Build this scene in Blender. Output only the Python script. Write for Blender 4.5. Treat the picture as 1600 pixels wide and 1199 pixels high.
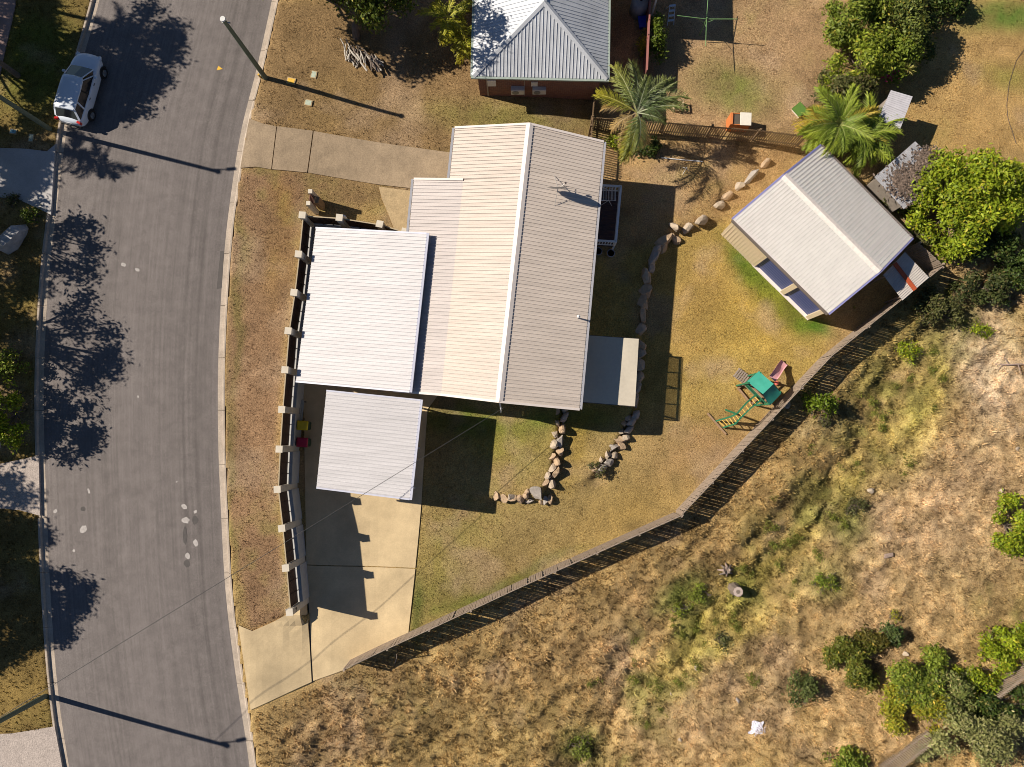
import bpy, bmesh, math, random
import numpy as np
from mathutils import Vector, Matrix, Quaternion
for o in list(bpy.data.objects): bpy.data.objects.remove(o)
R = math.radians
rng = np.random.default_rng(7); random.seed(7)
SC = bpy.context.scene; COL = SC.collection

# ------------------------------------------------------------------ camera
F_PX, CAM_H, NADIR = 1150.0, 42.6, (820.0, 680.0)
NCAM = Vector(((NADIR[0]-800)/F_PX, -(NADIR[1]-599.5)/F_PX, -1)).normalized()
CQ = NCAM.rotation_difference(Vector((0, 0, -1)))
cam_d = bpy.data.cameras.new('camera'); cam = bpy.data.objects.new('camera', cam_d); COL.objects.link(cam)
cam_d.sensor_fit = 'HORIZONTAL'; cam_d.sensor_width = 36; cam_d.lens = F_PX/1600*36
cam_d.clip_start = 0.5; cam_d.clip_end = 6000
cam.location = (0, 0, CAM_H); cam.rotation_mode = 'QUATERNION'; cam.rotation_quaternion = CQ
SC.camera = cam
# ------------------------------------------------------------------ light
SUN_E = R(40); SH = Vector((0.968, -0.25)).normalized()          # SH: where shadows fall on the plan
w = bpy.data.worlds.new('World'); SC.world = w; w.use_nodes = True
nt = w.node_tree; nt.nodes.clear()
sky = nt.nodes.new('ShaderNodeTexSky'); sky.sky_type = 'NISHITA'; sky.sun_disc = False
sky.air_density = 0.75; sky.ozone_density = 4.0; sky.dust_density = 0.2; sky.sun_elevation = SUN_E; sky.sun_rotation = math.atan2(-SH.x, -SH.y)
bg = nt.nodes.new('ShaderNodeBackground'); bg.inputs['Strength'].default_value = 0.05
out = nt.nodes.new('ShaderNodeOutputWorld')
nt.links.new(sky.outputs[0], bg.inputs[0]); nt.links.new(bg.outputs[0], out.inputs[0])
sl = bpy.data.lights.new('sun', 'SUN'); sl.energy = 5.0; sl.angle = R(0.5); sl.color = (1.0, 0.90, 0.77)
so = bpy.data.objects.new('sun', sl); COL.objects.link(so); so.location = (-40, 10, 60)
so.rotation_mode = 'QUATERNION'
so.rotation_quaternion = Vector((SH.x*math.cos(SUN_E), SH.y*math.cos(SUN_E), -math.sin(SUN_E))).to_track_quat('-Z', 'Y')
vs = SC.view_settings; vs.view_transform = 'Standard'; vs.look = 'None'; vs.exposure = 0.32; vs.gamma = 1.0
vs.use_curve_mapping = False
SC.render.engine = 'CYCLES'; SC.cycles.filter_width = 0.95

# ------------------------------------------------------------------ pixel <-> place
CR = np.array(CQ.to_matrix())
def P(x, y, z=0.0):
    d = CQ @ Vector(((x-800)/F_PX, -(y-599.5)/F_PX, -1)); t = (CAM_H-z)/(-d.z)
    return Vector((d.x*t, d.y*t, z))
def to_px(X, Y, Z):
    v = np.stack([X, Y, Z-CAM_H], -1) @ CR          # R^T v
    return 800+F_PX*v[..., 0]/(-v[..., 2]), 599.5-F_PX*v[..., 1]/(-v[..., 2])
def sm(t): t = np.clip(t, 0, 1); return t*t*(3-2*t)
def line_xy(pts, z=0.0): return np.array([P(a, b, z)[:2] for a, b in pts])
def xofy(pts, z=0.0):
    a = line_xy(pts, z)[::-1]                          # ascending Y
    def f(Y):
        Y = np.asarray(Y, float); r = np.interp(Y, a[:, 1], a[:, 0])
        s0 = (a[1, 0]-a[0, 0])/(a[1, 1]-a[0, 1]); s1 = (a[-1, 0]-a[-2, 0])/(a[-1, 1]-a[-2, 1])
        r = np.where(Y < a[0, 1], a[0, 0]+s0*(Y-a[0, 1]), r)
        return np.where(Y > a[-1, 1], a[-1, 0]+s1*(Y-a[-1, 1]), r)
    return f
def smooth_curve(f):
    return lambda Y: sum(f(np.asarray(Y, float)+d)*k for d, k in ((-2, .1), (-1, .2), (0, .4), (1, .2), (2, .1)))
FACE_L = [(148, 0), (135, 50), (119, 100), (106, 150), (97, 195), (90, 250), (84, 300), (78, 350), (71, 400), (67, 450), (64, 500), (61, 560), (60, 620), (61, 700), (64, 760), (66, 820), (69, 900), (74, 980), (79, 1049), (89, 1136), (100, 1199)]
EDGE_R = [(425, 0), (412, 60), (400, 115), (390, 150), (375, 207), (362, 295), (353, 362), (346, 450), (342, 531), (340, 600), (341, 707), (345, 795), (350, 900), (357, 974), (370, 1069), (385, 1159), (390, 1199)]
_fl = smooth_curve(xofy(FACE_L)); _fr = smooth_curve(xofy(EDGE_R))
xL = lambda Y: _fl(Y)+0.30      # asphalt edge left (gutter lies left of it)
xR = lambda Y: _fr(Y)           # asphalt edge right
WALL_PX = [(472, 336), (466, 397), (459, 457), (450, 517), (445, 578), (440, 640), (436, 702), (433, 765), (440, 826), (446, 888), (452, 957)]
NWALL_PX = [(472, 336), (530, 340), (593, 350), (632, 362)]
WTOP = 2.46
wallx = xofy(WALL_PX, WTOP)
_nw = line_xy(NWALL_PX, WTOP)
W1 = xofy([(878, 600), (876, 650), (868, 700), (860, 740), (846, 772), (840, 790)], -0.8)
W2 = xofy([(1300, 150), (1262, 215), (1210, 245), (1150, 300), (1105, 343), (1060, 358), (1038, 375), (1010, 440), (999, 530), (990, 640), (962, 695), (928, 742), (905, 770)], -1.1)
Y_of = lambda py, z=-0.8: P(820, py, z).y
FENCE_PX = [(530, 1048), (800, 925), (1065, 806), (1300, 557), (1484, 412)]
def sdist(X, Y, L):                 # signed distance to an open polyline, + on its right-hand side walking it
    best = np.full(X.shape, 1e9); sg = np.zeros(X.shape)
    for (ax, ay), (bx, by) in zip(L[:-1], L[1:]):
        dx, dy = bx-ax, by-ay; t = np.clip(((X-ax)*dx+(Y-ay)*dy)/(dx*dx+dy*dy), 0, 1)
        px, py = X-ax-t*dx, Y-ay-t*dy; d = np.hypot(px, py); m = d < best
        cr = dx*(Y-ay)-dy*(X-ax)
        best = np.where(m, d, best); sg = np.where(m, np.where(cr < 0, 1, -1), sg)
    return best*sg
FLINE = line_xy([(300, 1150)]+FENCE_PX[:]+[(1800, 150)], -1.4)
GULLY = line_xy([(850, 1330), (960, 1130), (1080, 985), (1200, 885), (1310, 760), (1400, 590), (1490, 480), (1700, 330)], -2.2)
PAD, K0 = -0.6, 0.13
def G(X, Y):
    X = np.asarray(X, float); Y = np.asarray(Y, float); s = X-xR(Y)
    zN = K0+(PAD-K0)*sm((s-.6)/9); zS = K0+(PAD-K0)*sm((s-.5)/4.2)
    zW = np.where(X > wallx(Y), PAD, K0)
    yn = np.interp(X, _nw[:, 0], _nw[:, 1]); z = np.where(Y > yn, zN, zW)
    ys = P(450, 958, 0).y; k = sm((ys-Y)/1.2); z = z*(1-k)+zS*k
    # first rock wall
    y1 = P(820, 779, -.8).y; d1 = np.maximum(X-W1(Y), y1-Y)
    wid = .25+5*sm((P(770, 0, -.8).x-X)/2.5)+4*sm((Y-Y_of(560))/6)
    z = z-.42*sm(d1/wid+.5)*sm((s-5)/4)
    # second rock wall
    y2 = Y_of(738); wid2 = .25+6*sm((y2-Y)/2.0)+4*sm((Y-Y_of(368))/1.5)
    z = z-.42*sm((X-W2(Y))/wid2+.5)*sm((s-8)/4)
    d = sdist(X, Y, FLINE); m = sm((s-.8)/5)
    z = z-m*.7*sm(d/13)
    g = np.abs(sdist(X, Y, GULLY)); gs = sdist(X, Y, GULLY)
    z = z-m*.4*np.exp(-(g/2.2)**2)*sm(d/3)+m*.6*sm((gs-1)/11)*sm(d/4)
    z = np.where(X < xL(Y)-.25, K0+.0*X, z)
    return z
def Gp(X, Y): return float(G(np.array([X]), np.array([Y]))[0])
def gh(x, y, dz=0.0):               # the point of the ground seen at a pixel
    z = 0.0
    for _ in range(6):
        p = P(x, y, z); z = .5*z+.5*Gp(p.x, p.y)
    p = P(x, y, z); return Vector((p.x, p.y, Gp(p.x, p.y)+dz))
def from_shadow(x, y, h, zg=0.0):   # plan position of a thing at height h whose shadow lies at a pixel
    p = P(x, y, zg); L = (h-zg)/math.tan(SUN_E); return Vector((p.x-SH.x*L, p.y-SH.y*L, h))

# ------------------------------------------------------------------ numpy noise
def vnoise(X, Y, scale, seed=0):
    r = np.random.default_rng(seed).random((256, 256)); x = X/scale+1000.3; y = Y/scale+1000.7
    xi = np.floor(x).astype(int); yi = np.floor(y).astype(int); fx = sm(x-xi); fy = sm(y-yi)
    a = r[xi % 256, yi % 256]; b = r[(xi+1) % 256, yi % 256]; c = r[xi % 256, (yi+1) % 256]; d = r[(xi+1) % 256, (yi+1) % 256]
    return (a*(1-fx)+b*fx)*(1-fy)+(c*(1-fx)+d*fx)*fy
def fbm(X, Y, scale, seed=0, o=4, g=.55):
    t = 0; a = 1; n = 0
    for i in range(o): t = t+a*vnoise(X, Y, scale/2**i, seed+i*17); n += a; a *= g
    return t/n

# ------------------------------------------------------------------ materials
MATS = {}
def srgb(r, g, b): return tuple(((c/255)/12.92 if c/255 < .04045 else ((c/255+.055)/1.055)**2.4) for c in (r, g, b))
def M(name, col=(.5, .5, .5), rough=.7, var=.15, scale=6.0, bump=0.0, metal=0.0, attr=False, fine=0.0, spec=.4, bscale=None, trans=0.0, streak=None, alpha_mix=0.0):
    if name in MATS: return MATS[name]
    m = bpy.data.materials.new(name); m.use_nodes = True; n = m.node_tree; N = n.nodes; L = n.links
    b = N['Principled BSDF']; b.inputs['Roughness'].default_value = rough; b.inputs['Metallic'].default_value = metal
    b.inputs['Specular IOR Level'].default_value = spec
    geo = N.new('ShaderNodeNewGeometry'); pos = geo.outputs['Position']
    if streak:
        mp = N.new('ShaderNodeMapping'); mp.inputs['Scale'].default_value = streak; L.new(pos, mp.inputs[0]); pos = mp.outputs[0]
    if attr:
        a = N.new('ShaderNodeAttribute'); a.attribute_name = 'Col'; csock = a.outputs['Color']
    else:
        c = N.new('ShaderNodeRGB'); c.outputs[0].default_value = (*col, 1); csock = c.outputs[0]
    no = N.new('ShaderNodeTexNoise'); no.inputs['Scale'].default_value = scale; no.inputs['Detail'].default_value = 6; no.inputs['Roughness'].default_value = .6
    L.new(pos, no.inputs['Vector'])
    mr = N.new('ShaderNodeMapRange'); mr.inputs['From Min'].default_value = .25; mr.inputs['From Max'].default_value = .75
    mr.inputs['To Min'].default_value = 1-var; mr.inputs['To Max'].default_value = 1+var; L.new(no.outputs['Fac'], mr.inputs['Value'])
    sock = mr.outputs[0]
    if fine:
        n2 = N.new('ShaderNodeTexNoise'); n2.inputs['Scale'].default_value = 14; n2.inputs['Detail'].default_value = 3; L.new(geo.outputs['Position'], n2.inputs['Vector'])
        m2 = N.new('ShaderNodeMapRange'); m2.inputs['From Min'].default_value = .3; m2.inputs['From Max'].default_value = .7
        m2.inputs['To Min'].default_value = 1-fine; m2.inputs['To Max'].default_value = 1+fine; L.new(n2.outputs['Fac'], m2.inputs['Value'])
        mu = N.new('ShaderNodeMath'); mu.operation = 'MULTIPLY'; L.new(sock, mu.inputs[0]); L.new(m2.outputs[0], mu.inputs[1]); sock = mu.outputs[0]
    vm = N.new('ShaderNodeVectorMath'); vm.operation = 'SCALE'; L.new(csock, vm.inputs[0]); L.new(sock, vm.inputs['Scale'])
    L.new(vm.outputs[0], b.inputs['Base Color'])
    if bump:
        n3 = N.new('ShaderNodeTexNoise'); n3.inputs['Scale'].default_value = bscale or scale*4; n3.inputs['Detail'].default_value = 5; L.new(geo.outputs['Position'], n3.inputs['Vector'])
        bu = N.new('ShaderNodeBump'); bu.inputs['Strength'].default_value = bump; bu.inputs['Distance'].default_value = .05
        L.new(n3.outputs['Fac'], bu.inputs['Height']); L.new(bu.outputs[0], b.inputs['Normal'])
    if trans or alpha_mix:
        o = N['Material Output']; mx = N.new('ShaderNodeMixShader'); mx.inputs[0].default_value = trans or alpha_mix
        t = N.new('ShaderNodeBsdfTranslucent' if trans else 'ShaderNodeBsdfTransparent')
        if trans: L.new(vm.outputs[0], t.inputs['Color'])
        L.new(b.outputs[0], mx.inputs[1]); L.new(t.outputs[0], mx.inputs[2]); L.new(mx.outputs[0], o.inputs['Surface'])
    MATS[name] = m; return m

# ------------------------------------------------------------------ mesh helpers
def link(name, me, mat=None, parent=None):
    o = bpy.data.objects.new(name, me); COL.objects.link(o)
    if mat is not None and me is not None and not me.materials: me.materials.append(mat)
    if parent is not None: o.parent = parent
    return o
def tag(o, label=None, cat=None, group=None, kind=None):
    if label: o['label'] = label
    if cat: o['category'] = cat
    if group: o['group'] = group
    if kind: o['kind'] = kind
    return o
def thing(name, label, cat, loc=(0, 0, 0), rz=0, group=None):
    o = bpy.data.objects.new(name, None); COL.objects.link(o); o.location = loc; o.rotation_euler = (0, 0, rz)
    o.empty_display_size = .2
    return tag(o, label, cat, group)
def local(o): return (Matrix.Translation(o.location) @ o.rotation_euler.to_matrix().to_4x4()).inverted()
class MB:
    def __init__(s, inv=None): s.v = []; s.f = []; s.inv = inv
    def add(s, vs, fs):
        n = len(s.v); s.v += [tuple((s.inv @ Vector(v)) if s.inv else v) for v in vs]; s.f += [tuple(i+n for i in f) for f in fs]; return s
    def hexa(s, lo, hi):              # 4 bottom points, 4 top points, counter-clockwise
        return s.add(list(lo)+list(hi), [(3, 2, 1, 0), (4, 5, 6, 7), (0, 1, 5, 4), (1, 2, 6, 5), (2, 3, 7, 6), (3, 0, 4, 7)])
    def box(s, c, size, rz=0, M4=None):
        x, y, z = size[0]/2, size[1]/2, size[2]/2; m = Matrix.Translation(c or (0, 0, 0)) @ Matrix.Rotation(rz, 4, 'Z')
        if M4 is not None: m = M4
        q = [m @ Vector(p) for p in ((-x, -y, -z), (x, -y, -z), (x, y, -z), (-x, y, -z), (-x, -y, z), (x, -y, z), (x, y, z), (-x, y, z))]
        return s.hexa(q[:4], q[4:])
    def bar(s, a, b, wd, ht=None, up=Vector((0, 0, 1))):
        a = Vector(a); b = Vector(b); d = (b-a); 
        if d.length < 1e-6: return s
        d.normalize(); sd = d.cross(up)
        if sd.length < 1e-3: sd = d.cross(Vector((1, 0, 0)))
        sd.normalize(); u = sd.cross(d).normalized(); ht = ht or wd; sd = sd*wd/2; u = u*ht/2
        return s.add([a-sd-u, a+sd-u, a+sd+u, a-sd+u, b-sd-u, b+sd-u, b+sd+u, b-sd+u], [(0, 1, 2, 3), (7, 6, 5, 4), (4, 5, 1, 0), (5, 6, 2, 1), (6, 7, 3, 2), (7, 4, 0, 3)])
    def tube(s, pts, rad, n=8, cap=True):
        pts = [Vector(p) for p in pts]; rs = rad if hasattr(rad, '__len__') else [rad]*len(pts); vs = []; fs = []
        for i, p in enumerate(pts):
            d = (pts[min(i+1, len(pts)-1)]-pts[max(i-1, 0)]).normalized(); a = d.cross(Vector((.13, .21, 1)) if abs(d.z) < .9 else Vector((1, .1, 0))).normalized(); b = d.cross(a)
            for k in range(n):
                t = 2*math.pi*k/n; vs.append(p+a*math.cos(t)*rs[i]+b*math.sin(t)*rs[i])
        for i in range(len(pts)-1):
            for k in range(n): fs.append((i*n+k, i*n+(k+1) % n, (i+1)*n+(k+1) % n, (i+1)*n+k))
        if cap: fs.append(tuple(range(n-1, -1, -1))); fs.append(tuple((len(pts)-1)*n+k for k in range(n)))
        return s.add(vs, fs)
    def prism(s, poly, z0, z1):
        n = len(poly); vs = [(p[0], p[1], z0) for p in poly]+[(p[0], p[1], z1) for p in poly]
        return s.add(vs, [tuple(range(n-1, -1, -1)), tuple(range(n, 2*n))]+[(i, (i+1) % n, n+(i+1) % n, n+i) for i in range(n)])
    def mesh(s, name='mesh', smooth=False, bevel=0):
        me = bpy.data.meshes.new(name); me.from_pydata(s.v, [], s.f); bm = bmesh.new(); bm.from_mesh(me)
        bmesh.ops.recalc_face_normals(bm, faces=bm.faces)
        if bevel: bmesh.ops.bevel(bm, geom=bm.edges[:], offset=bevel, segments=1, affect='EDGES', profile=.5)
        bm.to_mesh(me); bm.free()
        if smooth: me.polygons.foreach_set('use_smooth', [True]*len(me.polygons))
        me.update(); return me
    def build(s, name, mat, parent=None, smooth=False, bevel=0): return link(name, s.mesh(name, smooth, bevel), mat, parent)
def np_mesh(name, V, Fq, cols=None, n=3, smooth=False):
    me = bpy.data.meshes.new(name); V = np.asarray(V, np.float32); Fq = np.asarray(Fq, np.int32)
    me.vertices.add(len(V)); me.vertices.foreach_set('co', V.ravel()); me.loops.add(Fq.size); me.loops.foreach_set('vertex_index', Fq.ravel())
    me.polygons.add(len(Fq)); me.polygons.foreach_set('loop_start', np.arange(0, Fq.size, n, dtype=np.int32)); me.polygons.foreach_set('loop_total', np.full(len(Fq), n, np.int32))
    if smooth: me.polygons.foreach_set('use_smooth', np.ones(len(Fq), bool))
    me.update(calc_edges=True)
    if cols is not None:
        a = me.color_attributes.new('Col', 'FLOAT_COLOR', 'POINT'); c = np.ones((len(V), 4), np.float32); c[:, :3] = cols; a.data.foreach_set('color', c.ravel())
    return me
def in_poly(x, y, poly):
    r = np.zeros(np.shape(x), bool); n = len(poly)
    for i in range(n):
        (x0, y0), (x1, y1) = poly[i], poly[(i+1) % n]
        if y0 == y1: continue
        c = ((y0 > y) != (y1 > y)) & (x < (x1-x0)*(y-y0)/(y1-y0)+x0); r ^= c
    return r
def soft_poly(x, y, poly, soft):
    ins = in_poly(x, y, poly); d = np.full(np.shape(x), 1e9)
    for i in range(len(poly)):
        (ax, ay), (bx, by) = poly[i], poly[(i+1) % len(poly)]; dx, dy = bx-ax, by-ay
        t = np.clip(((x-ax)*dx+(y-ay)*dy)/(dx*dx+dy*dy+1e-9), 0, 1); d = np.minimum(d, np.hypot(x-ax-t*dx, y-ay-t*dy))
    return sm(np.where(ins, d, -d)/(2*soft)+.5)
# ------------------------------------------------------------------ the ground
SLABS = {
 'n1': [(390, 186), (412, 194), (432, 198), (424, 265), (400, 261), (376, 263)],
 'n2': [(433.4, 198), (489, 205), (480, 270), (425.4, 265)],
 'n3': [(490.6, 205.4), (720, 241), (715, 303), (647, 295), (587, 288), (481.6, 270.2)],
 'path': [(592, 292), (652, 300), (652, 368), (619, 366), (609, 340), (597, 312)],
 's1': [(474, 586), (700, 596), (668, 640), (659, 780), (649, 887.5), (479, 882)],
 's2': [(479, 883.5), (649, 889), (638, 990), (545, 1044), (489.5, 1064), (482.5, 943)],
 's3': [(373, 977), (395, 986), (427, 972), (447, 961), (480.7, 943), (487.7, 1065), (392, 1109)],
 'w1': [(-60, 230), (40, 233), (74, 237), (87, 226), (80, 336), (70, 331), (27, 311), (-60, 303)],
 'w2': [(-60, 738), (61, 712), (63, 806), (30, 797), (-60, 790)],
 'w3': [(-60, 1150), (20, 1146), (86, 1135), (98, 1199), (104, 1250), (-60, 1250)],
 'w0': [(-60, -60), (32, -60), (24, 10), (6, 90), (-4, 140), (-60, 150)],
}
ROADPX = [(FACE_L[i][0]-4, FACE_L[i][1]) for i in range(len(FACE_L))]+[(a+14, b) for a, b in EDGE_R[::-1]]
LAWNS = [  # polygon in the plan (by pixel), softness, albedo, patchiness
 ([(395, 0), (940, 0), (940, 200), (700, 300), (470, 340), (380, 270), (400, 120)], 18, (.27, .178, .085), .25),
 ([(365, 265), (480, 275), (470, 340), (445, 520), (432, 700), (432, 790), (450, 965), (390, 985), (355, 800), (350, 600)], 10, (.30, .187, .105), .22),
 ([(640, 600), (900, 620), (1060, 640), (1110, 700), (1080, 790), (800, 915), (630, 1000)], 16, (.345, .25, .10), .3),
 ([(900, 420), (1060, 330), (1150, 350), (1310, 510), (1290, 560), (1190, 680), (1060, 660), (900, 660)], 16, (.40, .285, .088), .25),
 ([(930, 220), (1270, 220), (1150, 330), (1060, 370), (940, 400)], 16, (.43, .28, .13), .2),
 ([(955, -20), (1330, -20), (1320, 110), (1270, 210), (930, 195)], 12, (.40, .265, .14), .22),
 ([(1400, -20), (1640, -20), (1640, 240), (1440, 240), (1380, 160)], 16, (.42, .275, .11), .25),
]
BLOBS = [  # px, py, rx, ry, turn, albedo, strength
 (740, 665, 95, 24, 5, (.10, .15, .022), .9), (800, 700, 60, 40, 10, (.20, .19, .03), .6), (850, 655, 30, 30, 0, (.15, .17, .03), .6),
 (900, 655, 60, 22, 0, (.13, .17, .03), .8), (895, 700, 25, 60, 10, (.33, .23, .05), .6), (700, 880, 50, 60, 0, (.20, .17, .045), .6),
 (690, 940, 70, 40, -25, (.15, .15, .035), .6), (800, 905, 120, 10, -24, (.12, .15, .03), .8), (655, 960, 10, 60, 0, (.07, .10, .02), .7),
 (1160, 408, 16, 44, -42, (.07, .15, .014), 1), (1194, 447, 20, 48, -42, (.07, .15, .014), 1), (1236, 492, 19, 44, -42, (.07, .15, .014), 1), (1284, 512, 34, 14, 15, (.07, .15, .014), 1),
 (1080, 480, 60, 110, 10, (.34, .21, .07), .5), (1100, 700, 110, 60, -20, (.34, .215, .10), .75), (1175, 500, 70, 60, 30, (.47, .31, .06), .5), (980, 790, 90, 40, -25, (.34, .225, .07), .5),
 (1210, 650, 60, 50, 0, (.36, .24, .10), .5), (1330, 520, 40, 30, -40, (.35, .23, .11), .7),
 (1150, 140, 70, 36, 12, (.16, .19, .04), .75), (1240, 100, 60, 60, 0, (.40, .26, .14), .5),
 (1570, 20, 80, 26, 0, (.10, .17, .03), .85), (1580, 120, 60, 20, 15, (.20, .22, .04), .5),
 (560, 228, 120, 8, 9, (.12, .13, .03), .6), (800, 180, 140, 30, 4, (.17, .17, .04), .6), (520, 160, 60, 60, 0, (.27, .18, .07), .5),
 (430, 400, 30, 90, 3, (.30, .185, .07), .55), (370, 480, 8, 200, 2, (.16, .15, .04), .6), (360, 750, 6, 180, -3, (.15, .14, .04), .6), (440, 320, 20, 40, 0, (.36, .21, .07), .5),
 # the rough paddock
 (1500, 800, 190, 140, -30, (0.460, 0.324, 0.187), .8), (1540, 560, 60, 110, -20, (0.557, 0.431, 0.307), .85), (1080, 1110, 120, 90, -20, (0.428, 0.295, 0.165), .7),
 (1350, 1010, 190, 80, -10, (0.428, 0.295, 0.149), .6), (1400, 1120, 120, 70, 0, (0.428, 0.290, 0.149), .6), (980, 1080, 40, 60, -40, (0.450, 0.306, 0.171), .5),
 (1120, 960, 30, 170, 42, (0.321, 0.278, 0.062), .75), (1300, 780, 30, 190, 40, (0.332, 0.284, 0.069), .7), (1450, 620, 34, 150, 25, (0.354, 0.295, 0.079), .7), (1480, 500, 70, 60, 0, (0.246, 0.227, 0.062), .6),
 (1330, 810, 34, 40, 20, (0.171, 0.216, 0.040), .6), (1390, 560, 40, 100, 28, (0.279, 0.249, 0.069), .4), (1130, 1010, 110, 22, -38, (0.385, 0.312, 0.085), .6),
 (1250, 740, 60, 170, 35, (0.289, 0.198, 0.079), .6), (850, 1010, 170, 60, -25, (0.321, 0.216, 0.098), .6), (1000, 950, 140, 40, -30, (0.306, 0.193, 0.103), .5), (560, 1120, 120, 60, -20, (0.311, 0.204, 0.113), .6), (760, 1150, 120, 60, 0, (0.289, 0.211, 0.085), .5),
 (905, 1170, 40, 40, 0, (0.108, 0.158, 0.035), .6), (1065, 930, 50, 22, -35, (0.140, 0.193, 0.035), .7), (1290, 910, 40, 30, 0, (0.128, 0.170, 0.046), .5), (1040, 640, 20, 20, 0, (0.321, 0.227, 0.092), .5),
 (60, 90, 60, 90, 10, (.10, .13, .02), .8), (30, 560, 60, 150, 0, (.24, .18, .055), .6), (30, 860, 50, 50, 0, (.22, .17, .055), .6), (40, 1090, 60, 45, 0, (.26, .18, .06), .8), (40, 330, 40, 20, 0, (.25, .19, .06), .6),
]
def albedo(px, py, X, Y):
    n1 = fbm(X, Y, 2.4, 3); n2 = fbm(X, Y, .7, 9, 3); n3 = fbm(X, Y, 6, 21, 3)
    c = np.empty(px.shape+(3,)); c[:] = (.405, .278, .118)
    d = sdist(X, Y, FLINE)
    c = c*(1+.0*d[..., None])
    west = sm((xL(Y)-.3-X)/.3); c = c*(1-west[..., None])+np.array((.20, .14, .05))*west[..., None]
    wx = px+(n1-.5)*36; wy = py+(n3-.5)*36
    for poly, soft, col, pt in LAWNS:
        k = soft_poly(px, py, poly, soft)[..., None]; c = c*(1-k)+np.array(col)*k
    for bx, by, rx, ry, tn, col, st in BLOBS:
        t = R(tn); dx, dy = wx-bx, wy-by; u = (dx*math.cos(t)+dy*math.sin(t))/rx; v = (-dx*math.sin(t)+dy*math.cos(t))/ry
        k = (st*np.exp(-(u*u+v*v)**1.3)*np.clip(.45+1.1*n2, 0, 1.15))[..., None]; c = c*(1-np.clip(k, 0, 1))+np.array(col)*np.clip(k, 0, 1)
    bare = np.clip((fbm(X, Y, 3.1, 61, 4)-.56)*6, 0, 1)*.5; c = c*(1-bare[..., None])+np.array((.40, .285, .185))*bare[..., None]
    c = c*(.50+.42*n1+.58*n2)[..., None]
    g = np.clip((n3-.52)*3, 0, 1)*np.clip((n2-.4)*2.5, 0, 1)*.6          # scattered living grass among the straw
    c = c*(1-g[..., None])+np.array((.16, .165, .04))*g[..., None]
    pd = sm((d-.5)/1.5)*sm((X-xR(Y)-1)/1.5); gd = np.abs(sdist(X, Y, GULLY)); gk = pd*np.clip((fbm(X, Y, 1.7, 91, 4)-.50)*7, 0, 1)*(.05+.55*np.exp(-(gd/2.6)**2)); c = c*(1-gk[..., None])+np.array((.175, .185, .045))*gk[..., None]
    return c
def axis(a, b, st, far):
    core = np.arange(a, b, st); o = [st*1.4**i for i in range(1, 40)]; o = np.cumsum([x for x in o if x < far])
    return np.concatenate([(a-o)[::-1], core, core[-1]+o])
gx = axis(-34, 33, .17, 900); gy = axis(-24, 30, .17, 900); GX, GY = np.meshgrid(gx, gy)
Z0 = G(GX, GY); PXX, PYY = to_px(GX, GY, Z0)
near = (np.abs(GX) < 45) & (np.abs(GY) < 40)
slabmask = np.zeros(GX.shape)
for p in SLABS.values(): slabmask = np.maximum(slabmask, np.where(near, soft_poly(PXX, PYY, p, 5), 0))
dF = sdist(GX, GY, FLINE); sR = GX-xR(GY)
rough = sm((dF-.6)/1.5)*sm((sR-1.2)/1.5)
gu, gv = GX*.69+GY*.72, -GX*.72+GY*.69
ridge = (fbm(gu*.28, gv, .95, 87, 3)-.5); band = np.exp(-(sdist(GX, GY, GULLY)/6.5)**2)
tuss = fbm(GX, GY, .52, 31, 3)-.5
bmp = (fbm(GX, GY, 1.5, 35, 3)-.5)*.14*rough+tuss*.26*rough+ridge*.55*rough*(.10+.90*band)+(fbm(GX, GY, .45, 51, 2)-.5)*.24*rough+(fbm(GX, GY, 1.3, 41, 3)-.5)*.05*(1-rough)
gl = np.abs(sdist(GX, GY, GULLY)+(fbm(GX, GY, 2.5, 77)-.5)*4); bmp = bmp-.25*rough*np.exp(-(gl/.45)**2)
edge = sm((sR-.55)/.6)+sm((xL(GY)-.9-GX)/.6)
Z = Z0+bmp*(1-slabmask)*np.clip(edge, 0, 1)-.05*slabmask
inroad = (GX > xL(GY)-.40) & (GX < xR(GY)+.38); Z = np.where(inroad, -.35, Z)
far = np.maximum(np.abs(GX), np.abs(GY)) > 60
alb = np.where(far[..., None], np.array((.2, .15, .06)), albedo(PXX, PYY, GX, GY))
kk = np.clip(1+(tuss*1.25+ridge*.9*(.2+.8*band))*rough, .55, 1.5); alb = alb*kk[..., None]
ny, nx = GX.shape; idx = np.arange(nx*ny).reshape(ny, nx)
Q = np.stack([idx[:-1, :-1], idx[:-1, 1:], idx[1:, 1:], idx[1:, :-1]], -1).reshape(-1, 4)
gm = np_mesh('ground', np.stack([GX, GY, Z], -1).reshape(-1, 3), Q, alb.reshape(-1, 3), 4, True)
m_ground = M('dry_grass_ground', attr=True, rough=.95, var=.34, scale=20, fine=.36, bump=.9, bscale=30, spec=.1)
ground = tag(link('ground', gm, m_ground), kind='structure')

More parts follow.
